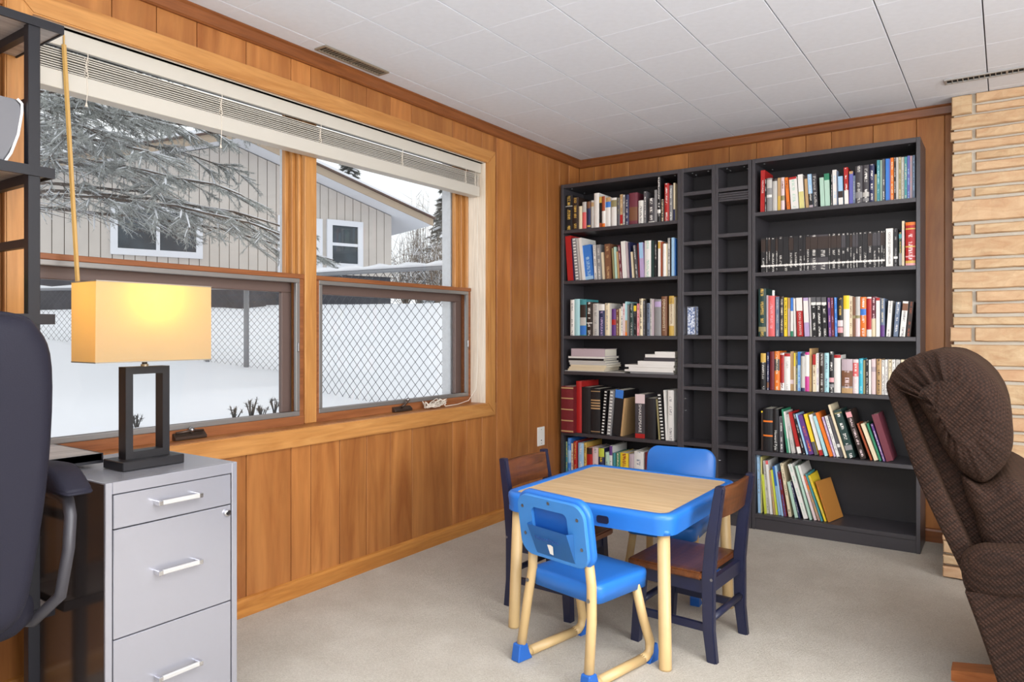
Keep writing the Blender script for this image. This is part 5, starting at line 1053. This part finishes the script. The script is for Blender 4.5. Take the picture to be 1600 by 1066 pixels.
bm = nb(); puffy(bm, lp, -1.945, -1.335, 0.05, 1, 6, 4, pleat2); obj('lumbar_pillow', bm, 'waffle', rc, True)
# arms: padded roll over a side panel
for ya, yb_ in ((-2.03, -1.90), (-1.38, -1.25)):
    ar = [P(x, y, -2.02) for x, y in ((1500, 893), (1501, 880), (1510, 868), (1530, 860), (1560, 860))] + [(2.55, 0.535), (2.80, 0.555), (2.98, 0.55), (3.03, 0.51), (3.02, 0.44), (2.95, 0.41), (2.60, 0.40)] + [P(x, y, -2.02) for x, y in ((1560, 937), (1525, 936), (1507, 925))]
    bm = nb(); puffy(bm, smooth_poly(ar, 4), ya, yb_, 0.045, 1, 6, 1); obj('arm_rest', bm, 'waffle', rc, True)
    sd = [P(x, y, -2.0) for x, y in ((1508, 925), (1522, 962), (1540, 1012), (1562, 1075))] + [(2.40, 0.10), (2.97, 0.10), (2.99, 0.44), (2.60, 0.46)]
    bm = nb(); puffy(bm, sd, ya + 0.012, yb_ - 0.012, 0.012, 1, 3, 1); obj('side_panel', bm, 'waffle', rc, False)
bm = nb(); puffy(bm, smooth_poly([(2.36, 0.30), (2.40, 0.44), (2.60, 0.47), (2.95, 0.47), (3.03, 0.43), (3.03, 0.33), (2.98, 0.29), (2.5, 0.27)], 4), -1.90, -1.38, 0.05, 1, 5, 2); obj('seat_cushion', bm, 'waffle', rc, True)
bm = nb(); box(bm, 2.42, 2.97, -1.90, -1.38, 0.115, 0.30, 0.01); obj('seat_box', bm, 'waffle', rc)
for a, b in (((2.238, -1.64), (3.0, -1.64)), ((2.62, -2.0), (2.62, -1.28))):
    bm = nb(); d = (Vector(b) - Vector(a)).normalized(); n_ = Vector((-d.y, d.x)) * 0.035; m = (Vector(a) + Vector(b)) / 2
    V = []
    for q, h in ((Vector(a), 0.032), (m - d * 0.12, 0.075), (m + d * 0.12, 0.075), (Vector(b), 0.032)): V.append([((q - n_).x, (q - n_).y, 0.002), ((q + n_).x, (q + n_).y, 0.002), ((q + n_).x, (q + n_).y, h + 0.002), ((q - n_).x, (q - n_).y, h + 0.002)])
    loft(bm, V); obj('base_foot', bm, 'red_wood', rc)
bm = nb(); tube(bm, [(2.62, -1.64, 0.07), (2.62, -1.64, 0.12)], 0.09, 20); obj('swivel_plate', bm, 'black_metal', rc)

# ================================================================ outside
def ground_z(x, y):
    # level yard beside the window, a drift along the near fence, rising beyond to the neighbour's wall
    v = Vector((x, y, 0)) - HP; s = v.dot(HN); u = v.dot(HU)
    k = max(0.0, min(1.0, (8.5 - s) / 8.0)); k = k * k * (3 - 2 * k)
    top = 1.80 + 0.042 * max(-14, min(4, u))
    return 0.46 + (top - 0.46) * k + 0.14 * math.exp(-((x + 3.0) ** 2 / 1.2 + (y - 0.1) ** 2 / 0.8)) + 0.02 * math.sin(x * 0.9 + 1) * math.cos(y * 0.7)
HU = Vector((math.sin(math.radians(20.4)), math.cos(math.radians(20.4)), 0)); HN = Vector((HU.y, -HU.x, 0))   # wall direction, outward normal
HP = at(612, 430, 18.0); HP.z = 0
bm = nb(); NX, NY = 56, 56
G = []
for j in range(NY + 1):
    row = []
    for i in range(NX + 1):
        x = -0.21 - 27 * (i / NX) ** 1.5; y = -7 + 34 * j / NY; row.append(bm.verts.new((x, y, ground_z(x, y))))
    G.append(row)
for j in range(NY):
    for i in range(NX): bm.faces.new((G[j][i], G[j + 1][i], G[j + 1][i + 1], G[j][i + 1]))
struct('ground_snow', bm, 'snow', smooth=True)

# neighbour's house
def hw(px, py): return on_plane(px, py, HP, HN)
def sz(p): return (p - HP).dot(HU), p.z
H = thing('neighbour_house', 'beige board-sided house with snowy gable roof beyond the fence', 'house', (HP.x, HP.y, 1.3))
sR = 0.0; s_pk, z_pk = sz(hw(363, 226)); _, z_ev = sz(hw(610, 338))
sL = 2 * s_pk - sR; zb = sz(hw(612, 424))[1] - 0.15
rake = lambda s: z_ev + (z_pk - z_ev) * (1 - abs(s - s_pk) / abs(s_pk - sR))
def wp(s, z, off=0.0): 
    q = HP + HU * s + HN * off; return (q.x, q.y, z)
def wall_poly(bm, poly, o0, o1):
    a = [bm.verts.new(wp(s, z, o0)) for s, z in poly]; b = [bm.verts.new(wp(s, z, o1)) for s, z in poly]; n = len(poly)
    bm.faces.new(a); bm.faces.new(b[::-1])
    for i in range(n): bm.faces.new((a[i], b[i], b[(i + 1) % n], a[(i + 1) % n]))
bm = nb(); wall_poly(bm, [(sL, zb), (sR, zb), (sR, z_ev), (s_pk, z_pk), (sL, z_ev)], -6.0, -0.03); obj('house_body', bm, 'siding_gap', H)
bw = 0.205; s = sR; i = 0
while s > sL + 0.02:
    s1 = max(sL, s - bw); bm = nb(); mid = [(s_pk, z_pk)] if s1 < s_pk < s else []
    wall_poly(bm, [(s1 + 0.007, zb), (s - 0.007, zb), (s - 0.007, rake(s))] + mid + [(s1 + 0.007, rake(s1))], -0.03, 0.0); obj('siding_board', bm, 'siding', H); s = s1
bm = nb(); wall_poly(bm, [(sL, 0.4), (sR, 0.4), (sR, zb), (sL, zb)], -5.9, -0.06); obj('foundation', bm, 'foundation', H)
# roof slabs with overhang, fascia, soffit and snow
ov, oe = 0.70, 0.8
for sgn, se in ((1, sR), (-1, sL)):
    sl = (z_pk - z_ev) / abs(s_pk - sR); e = se + sgn * oe; ze = z_ev - sl * oe
    bm = nb(); wall_poly(bm, [(s_pk, z_pk + 0.02), (e, ze + 0.02), (e, ze + 0.06), (s_pk, z_pk + 0.06)], -6.4, ov - 0.03); obj('soffit', bm, 'ext_white', H)
    bm = nb(); wall_poly(bm, [(s_pk, z_pk + 0.06), (e, ze + 0.06), (e, ze + 0.165), (s_pk, z_pk + 0.165)], -6.4, ov - 0.04); obj('roof_deck', bm, 'shingle', H)
    bm = nb(); wall_poly(bm, [(s_pk, z_pk - 0.0), (e, ze - 0.0), (e, ze + 0.17), (s_pk, z_pk + 0.17)], ov - 0.03, ov); obj('rake_fascia', bm, 'fascia', H)
    bm = nb(); wall_poly(bm, [(s_pk, z_pk + 0.17), (e + sgn * 0.04, ze + 0.165), (e + sgn * 0.04, ze + 0.205), (s_pk, z_pk + 0.21)], -6.4, ov + 0.05); obj('roof_edge', bm, 'shingle', H)
    bm = nb(); wall_poly(bm, [(s_pk, z_pk + 0.21), (e, ze + 0.205), (e - sgn * 0.05, ze + 0.27), (s_pk, z_pk + 0.31)], -6.3, ov + 0.03); obj('roof_snow', bm, 'snow', H)
    bm = nb(); wall_poly(bm, [(e, ze + 0.05), (e - sgn * 0.001, ze + 0.05), (e - sgn * 0.001, ze + 0.165), (e, ze + 0.165)], -6.4, ov); obj('eave_fascia', bm, 'fascia', H)
def house_window(pxs, sash, nm='window'):
    q = [sz(hw(*p)) for p in pxs]; s0, s1 = min(a[0] for a in q), max(a[0] for a in q); z0, z1 = sum(a[1] for a in q if a[1] < sum(b[1] for b in q) / 4) / 2, sum(a[1] for a in q if a[1] >= sum(b[1] for b in q) / 4) / 2
    fr = 0.13
    bm = nb()
    for a in ((s0, s1, z0, z0 + fr), (s0, s1, z1 - fr, z1), (s0, s0 + fr, z0 + fr, z1 - fr), (s1 - fr, s1, z0 + fr, z1 - fr)): wall_poly(bm, [(a[0], a[2]), (a[1], a[2]), (a[1], a[3]), (a[0], a[3])], -0.02, 0.06)
    f = obj(nm, bm, 'ext_white', H)
    bm = nb(); a = (s0 + fr, s1 - fr, z0 + fr, z1 - fr)
    if sash == 'slide':
        m = (a[0] + a[1]) / 2; halves = [(a[0], m - 0.03, a[2], a[3]), (m + 0.03, a[1], a[2], a[3])]; wall_poly(bm, [(m - 0.035, a[2]), (m + 0.035, a[2]), (m + 0.035, a[3]), (m - 0.035, a[3])], 0, 0.05)
    else:
        m = (a[2] + a[3]) / 2; halves = [(a[0], a[1], a[2], m - 0.03), (a[0], a[1], m + 0.03, a[3])]; wall_poly(bm, [(a[0], m - 0.035), (a[1], m - 0.035), (a[1], m + 0.035), (a[0], m + 0.035)], 0, 0.05)
    obj('sash_bar', bm, 'ext_white', f)
    for h in halves:
        bm = nb(); wall_poly(bm, [(h[0], h[2]), (h[1], h[2]), (h[1], h[3]), (h[0], h[3])], 0.004, 0.015); obj('pane', bm, 'dark_pane', f)
house_window([(172, 311), (316, 330), (172, 396), (316, 406)], 'slide')
house_window([(510, 343), (566, 347.5), (510, 419.6), (566, 421.4)], 'hung')
# door trim at the left of the narrow window
a = sz(hw(494, 342)); b = sz(hw(503, 422)); bm = nb(); wall_poly(bm, [(a[0] - 0.9, b[1] - 0.3), (b[0], b[1] - 0.3), (b[0], a[1]), (a[0] - 0.9, a[1])], -0.02, 0.05); dr = obj('door', bm, 'ext_white', H)

# chain link fence: two runs meeting at a corner post
def fence_pt(px, z, P0, d):
    r_ = ray(px, 500); n = Vector((-d.y, d.x, 0)); t = (P0 - CAM).dot(n) / r_.dot(n); q = CAM + r_ * t; return Vector((q.x, q.y, z))
FP = [Vector((-0.45, 0.02, 0)), at(468, 520, 6.45), at(444, 520, 9.4), at(180, 520, 9.9)]; FP.append(FP[3] + (FP[3] - FP[2]) * 1.6)
for q in FP: q.z = 0
corner = FP[2]; dB = (FP[3] - FP[2]).normalized()
fe = thing('chain_link_fence', 'galvanised chain link fence with snow on its top rail across the yard', 'fence', (corner.x, corner.y, 0.4))
mesh = nb()
def wire(bm, p, q, r):
    t = (q - p).normalized(); u = t.cross(Vector((0, 0, 1))).normalized() if abs(t.z) < 0.99 else Vector((1, 0, 0)); v = u.cross(t)
    a = [bm.verts.new(p + (u * math.cos(k) + v * math.sin(k)) * r) for k in (0, 2.1, 4.2)]; b = [bm.verts.new(q + (u * math.cos(k) + v * math.sin(k)) * r) for k in (0, 2.1, 4.2)]
    for i in range(3): bm.faces.new((a[i], a[(i + 1) % 3], b[(i + 1) % 3], b[i]))
def fence_run(P, Q, top0, top1, dw=0.086, dh=0.090):
    L = (Q - P).length; d = (Q - P).normalized(); n = int(L / dw); 
    for i in range(n):
        for par in (0,):
            x0 = i * dw; f = x0 / L; zt = top0 + (top1 - top0) * f; base = P + d * x0; zb_ = ground_z(base.x, base.y) - 0.05
            m = int((zt - zb_) / (dh / 2)) + 1; zz = zt - 0.02
            for k in range(m):
                a = zz - k * dh / 2; b = a - dh / 2; s0 = (k % 2) * dw / 2; s1 = ((k + 1) % 2) * dw / 2
                off = d * x0
                wire(mesh, Vector((P.x, P.y, 0)) + off + d * s0 + Vector((0, 0, a)), Vector((P.x, P.y, 0)) + off + d * s1 + Vector((0, 0, b)), 0.0026)
                wire(mesh, Vector((P.x, P.y, 0)) + off + d * (dw - s0) + Vector((0, 0, a)), Vector((P.x, P.y, 0)) + off + d * (dw - s1) + Vector((0, 0, b)), 0.0026)
    bm = nb(); tube(bm, [Vector((P.x, P.y, top0)), Vector((Q.x, Q.y, top1))], 0.021, 8); rl = obj('top_rail', bm, 'galv', fe, True)
    bm = nb(); k = 24; loops = []
    for i in range(k + 1):
        q = P + (Q - P) * i / k; zt = top0 + (top1 - top0) * i / k; h = 0.045 + 0.012 * math.sin(i * 1.9); nn = Vector((-d.y, d.x, 0)) * 0.032
        loops.append([(q.x - nn.x, q.y - nn.y, zt + 0.012), (q.x + nn.x, q.y + nn.y, zt + 0.012), (q.x + nn.x * 0.7, q.y + nn.y * 0.7, zt + h), (q.x - nn.x * 0.7, q.y - nn.y * 0.7, zt + h)])
    loft(bm, loops); obj('rail_snow', bm, 'snow', rl, True)
def fpost(q, zt, r):
    bm = nb(); tube(bm, [(q.x, q.y, ground_z(q.x, q.y) - 0.1), (q.x, q.y, zt)], r, 10); obj('fence_post', bm, 'galv', fe, True)
zt_ = [1.57, 1.59, 1.66, 1.68, 1.7]
for k in range(4): fence_run(FP[k], FP[k + 1], zt_[k], zt_[k + 1])
stuff(obj('chain_mesh', mesh, 'galv_w', fe, recalc=False))
for k in range(3): fpost(FP[k], zt_[k] + 0.05, 0.034)
for px in (385, 324, 178): q = fence_pt(px, 0, corner, dB); fpost(q, 1.70, 0.034 if px == 385 else 0.026)

# dark shed behind the fence
q0 = at(325, 480, 14.2); q1 = at(378, 480, 14.0)
sd = thing('garden_shed', 'low dark shed half buried in snow behind the fence', 'shed', (q0.x, q0.y, 0.9))
def qbox(bm, a, b, depth, z0, z1):
    d = (b - a); d.z = 0; d.normalize(); n = Vector((d.y, -d.x, 0)); n = n if n.dot(a - CAM) > 0 else -n
    pts = [a, b, b + n * depth, a + n * depth]; lo = [bm.verts.new((p.x, p.y, z0)) for p in pts]; hi = [bm.verts.new((p.x, p.y, z1)) for p in pts]
    bm.faces.new(lo); bm.faces.new(hi[::-1])
    for i in range(4): bm.faces.new((lo[i], lo[(i + 1) % 4], hi[(i + 1) % 4], hi[i]))
bm = nb(); qbox(bm, q0, q1, 0.8, 0.7, 1.95); obj('shed_wall', bm, 'foundation', sd)
bm = nb(); qbox(bm, q0 + (q0 - q1) * 0.08, q1 + (q1 - q0) * 0.08, 0.9, 1.95, 2.06); obj('shed_roof', bm, 'snow', sd)

# ---------------------------------------------------------------- trees
def needles(bm, p, d, L, rr, n, size, droop=0.0):
    """short needle blades along a twig"""
    for k in range(n):
        q = p + d * L * (k + rr.random()) / n; v = (d * rr.uniform(0.5, 1.0) + Vector((rr.uniform(-1, 1), rr.uniform(-1, 1), rr.uniform(-1, 0.6))) * 0.8).normalized() * size * rr.uniform(0.6, 1.2)
        w = v.cross(Vector((rr.uniform(-1, 1), rr.uniform(-1, 1), rr.uniform(-1, 1)))).normalized() * size * 0.075
        a, b, c = bm.verts.new(q - w), bm.verts.new(q + w), bm.verts.new(q + v); bm.faces.new((a, b, c))
def snow_lump(bm, p, d, L, w, rr):
    u = d.cross(Vector((0, 0, 1))); u = u.normalized() if u.length > 1e-3 else Vector((1, 0, 0)); n = 3; loops = []
    for k in range(n + 1):
        f = k / n; ww = w * (0.35 + 0.65 * math.sin(math.pi * min(0.95, f + 0.05))) * rr.uniform(0.7, 1.2); q = p + d * L * f
        loops.append([tuple(q - u * ww), tuple(q + u * ww), tuple(q + u * ww * 0.5 + Vector((0, 0, ww * 0.8))), tuple(q - u * ww * 0.5 + Vector((0, 0, ww * 0.8)))])
    loft(bm, loops)
def spruce(label, name, base, height, limbs, spread, seed, dir0, arc, size=0.055, z0=1.0, dense=1.0, mat='needle', snowk=0.75):
    rr = random.Random(seed); t = thing(name, label, 'tree', base)
    b = Vector(base)
    bm = nb(); tube(bm, [b + Vector((0, 0, -0.3)), b + Vector((0, 0, height * 0.5)), b + Vector((0, 0, height))], 0.16, 8, r1=0.03); obj('trunk', bm, 'bark', t, True)
    br, nd, sn = nb(), nb(), nb()
    for i in range(limbs):
        f = (i + rr.random()) / limbs; z = z0 + (height - z0) * f; a = dir0 + rr.uniform(-arc, arc); L = spread * (1 - 0.75 * f) * rr.uniform(0.75, 1.1)
        d = Vector((math.cos(a), math.sin(a), 0)); p = b + Vector((0, 0, z)); pts = [p]; k = 9
        for j in range(1, k + 1):
            g = j / k; pts.append(b + Vector((0, 0, z)) + d * L * g + Vector((rr.uniform(-0.04, 0.04), rr.uniform(-0.04, 0.04), 0.22 * L * g * (0.35 - g) * 0.9 + rr.uniform(-0.02, 0.02))))
        tube(br, pts, 0.026, 5, r1=0.006)
        for j in range(2, k + 1):
            q0, q1 = pts[j - 1], pts[j]; dd = (q1 - q0).normalized()
            if rr.random() < 0.85: snow_lump(sn, q0 + Vector((0, 0, 0.012)), q1 - q0, 1.0, rr.uniform(0.007, 0.014), rr)
            for s in (-1, 1):
                for rep in range(2):
                    if rr.random() > dense: continue
                    o = q0 + (q1 - q0) * rr.random(); sd_ = (dd * 0.8 + Vector((-dd.y, dd.x, 0)) * s * rr.uniform(0.5, 1.1) + Vector((0, 0, rr.uniform(-0.45, 0.05)))).normalized(); tl = (0.20 + 0.34 * math.sin(math.pi * j / (k + 1))) * rr.uniform(0.7, 1.25) * (spread / 3.0)
                    tube(br, [o, o + sd_ * tl * 0.5 + Vector((0, 0, -0.01)), o + sd_ * tl + Vector((0, 0, -0.05 * tl))], 0.006, 3, r1=0.002)
                    if j > 3: needles(nd, o, sd_, tl, rr, int(80 * dense), size)
                    elif rr.random() < 0.4: needles(nd, o, sd_, tl, rr, 12, size)
                    if rr.random() < snowk: snow_lump(sn, o + sd_ * tl * 0.25 + Vector((0, 0, 0.012)), sd_, tl * 0.6, rr.uniform(0.006, 0.013), rr)
                    for tw in range(5):
                        o2 = o + sd_ * tl * rr.uniform(0.2, 0.9); d2 = (sd_ + Vector((rr.uniform(-1, 1), rr.uniform(-1, 1), rr.uniform(-0.7, 0.1)))).normalized(); needles(nd, o2, d2, tl * 0.35, rr, 34 if j > 3 else 4, size)
                        if rr.random() < snowk * 0.6: snow_lump(sn, o2 + Vector((0, 0, 0.008)), d2, tl * 0.3, rr.uniform(0.004, 0.010), rr)
    stuff(obj('branches', br, 'bark', t, True, recalc=False)); stuff(obj('needles', nd, mat, t, recalc=False)); stuff(obj('branch_snow', sn, 'snow', t, True, recalc=False))
    return t
tb = at(-35, 500, 8.6); tb.z = ground_z(tb.x, tb.y)
dr_ = at(400, 300, 8.2) - at(-35, 300, 8.6); ang = math.atan2(dr_.y, dr_.x)
spruce('snow dusted spruce whose long limbs reach across the yard beside the fence', 'spruce_tree', tuple(tb), 5.9, 34, 4.1, 5, ang, 0.5, z0=1.72, dense=0.9)
def blob_conifer(label, px, py_top, D, width, seed, zbase=1.8):
    top = at(px, py_top, D); zbase = ground_z(top.x, top.y) - 0.05; b = Vector((top.x, top.y, zbase)); h = top.z - zbase; rr = random.Random(seed)
    t = thing('conifer_tree', label, 'tree', tuple(b)); bm = nb(); tube(bm, [b, b + Vector((0, 0, h))], 0.15, 6, r1=0.02); obj('trunk', bm, 'bark', t)
    nd, sn = nb(), nb()
    for i in range(220):
        f = (i + rr.random()) / 220; a = rr.uniform(0, 6.28); L = width * (1.02 - f) * rr.uniform(0.55, 1.05); p = b + Vector((0, 0, h * (0.08 + 0.92 * f))); d = Vector((math.cos(a), math.sin(a), -0.35)).normalized()
        for k in range(5): needles(nd, p + d * L * k / 5, (d + Vector((0, 0, -0.2)) + Vector((rr.uniform(-.5, .5), rr.uniform(-.5, .5), 0))).normalized(), L * 0.3, rr, 26, 0.17)
        if rr.random() < 0.7: snow_lump(sn, p + d * L * 0.35 + Vector((0, 0, 0.06)), d, L * 0.6, rr.uniform(0.05, 0.1), rr)
    stuff(obj('needles', nd, 'needle_d', t, recalc=False)); stuff(obj('branch_snow', sn, 'snow', t, True, recalc=False))
blob_conifer('tall snowy conifer rising behind the roof slope of the house', 545, 225, 30.0, 3.0, 21)
blob_conifer('drooping snowy conifer standing past the roof eave of the house', 697, 270, 29.0, 1.9, 22)
blob_conifer('broad snowy conifer far behind the gable of the house', 90, 60, 34.0, 4.5, 23)
def shrub(label, px, py0, py1, D, w, seed):
    c = at(px, py1, D); top = at(px, py0, D).z; rr = random.Random(seed); b = Vector((c.x, c.y, ground_z(c.x, c.y) - 0.04))
    t = thing('bare_shrub', label, 'shrub', tuple(b)); bm = nb(); sn = nb()
    for i in range(70):
        a = rr.uniform(0, 6.28); r_ = rr.uniform(0.1, 1) * w; e = b + Vector((math.cos(a) * r_, math.sin(a) * r_, (top - b.z) * rr.uniform(0.45, 1.0))); m = (b + e) / 2 + Vector((rr.uniform(-.15, .15), rr.uniform(-.15, .15), 0.15))
        tube(bm, [b, m, e], 0.016, 3, r1=0.004)
        for k in range(7):
            o = b + (m - b) * rr.uniform(0.4, 1) if rr.random() < 0.4 else m + (e - m) * rr.random(); e2 = o + Vector((rr.uniform(-.5, .5), rr.uniform(-.5, .5), rr.uniform(-.1, .5))); tube(bm, [o, e2], 0.007, 3, r1=0.002)
            if rr.random() < 0.45: snow_lump(sn, o, (e2 - o).normalized(), (e2 - o).length, 0.014, rr)
    stuff(obj('twigs', bm, 'twig', t, recalc=False)); stuff(obj('twig_snow', sn, 'snow', t, recalc=False))
shrub('bare snowy shrub under the eave corner of the house', 634, 372, 425, 27.0, 1.4, 31)
shrub('bare snowy shrub beside the drooping conifer', 684, 366, 425, 23.0, 1.2, 32)
shrub('tall thin bare shrub behind the roof edge', 655, 300, 425, 32.0, 1.0, 33)
# dry stalks poking through the snow just outside the window
rr = random.Random(9)
for k, (px, py, h, lab) in enumerate(((366, 655, .055, 'short double stalk nearest the lamp'), (392, 652, .07, 'bushiest dark stalk in the row'), (409, 650, .045, 'smallest stalk beside the bushiest one'), (429, 645, .06, 'thin stalk nearest the mullion'), (213, 668, .05, 'pale stalk seen through the lamp frame'))):
    p = on(px, py, 2, 0.45); z = ground_z(p.x, p.y); p = on(px, py, 2, z); bm = nb()
    for i in range(9):
        e = Vector((p.x, p.y, z - 0.02)) + Vector((rr.uniform(-.04, .04), rr.uniform(-.04, .04), h * 2.2 * rr.uniform(0.5, 1))); tube(bm, [(p.x + rr.uniform(-.01, .01), p.y, z - 0.03), e], 0.006, 4, r1=0.003)
        for m in range(4): needles(bm, e - Vector((0, 0, 0.03)), Vector((0, 0, 1)), 0.03, rr, 3, 0.03)
    tag(obj('dry_weed', bm, 'weed', None, recalc=False), 'dry weed in the snow outside, ' + lab, 'plant', 'dry weeds in the snow')
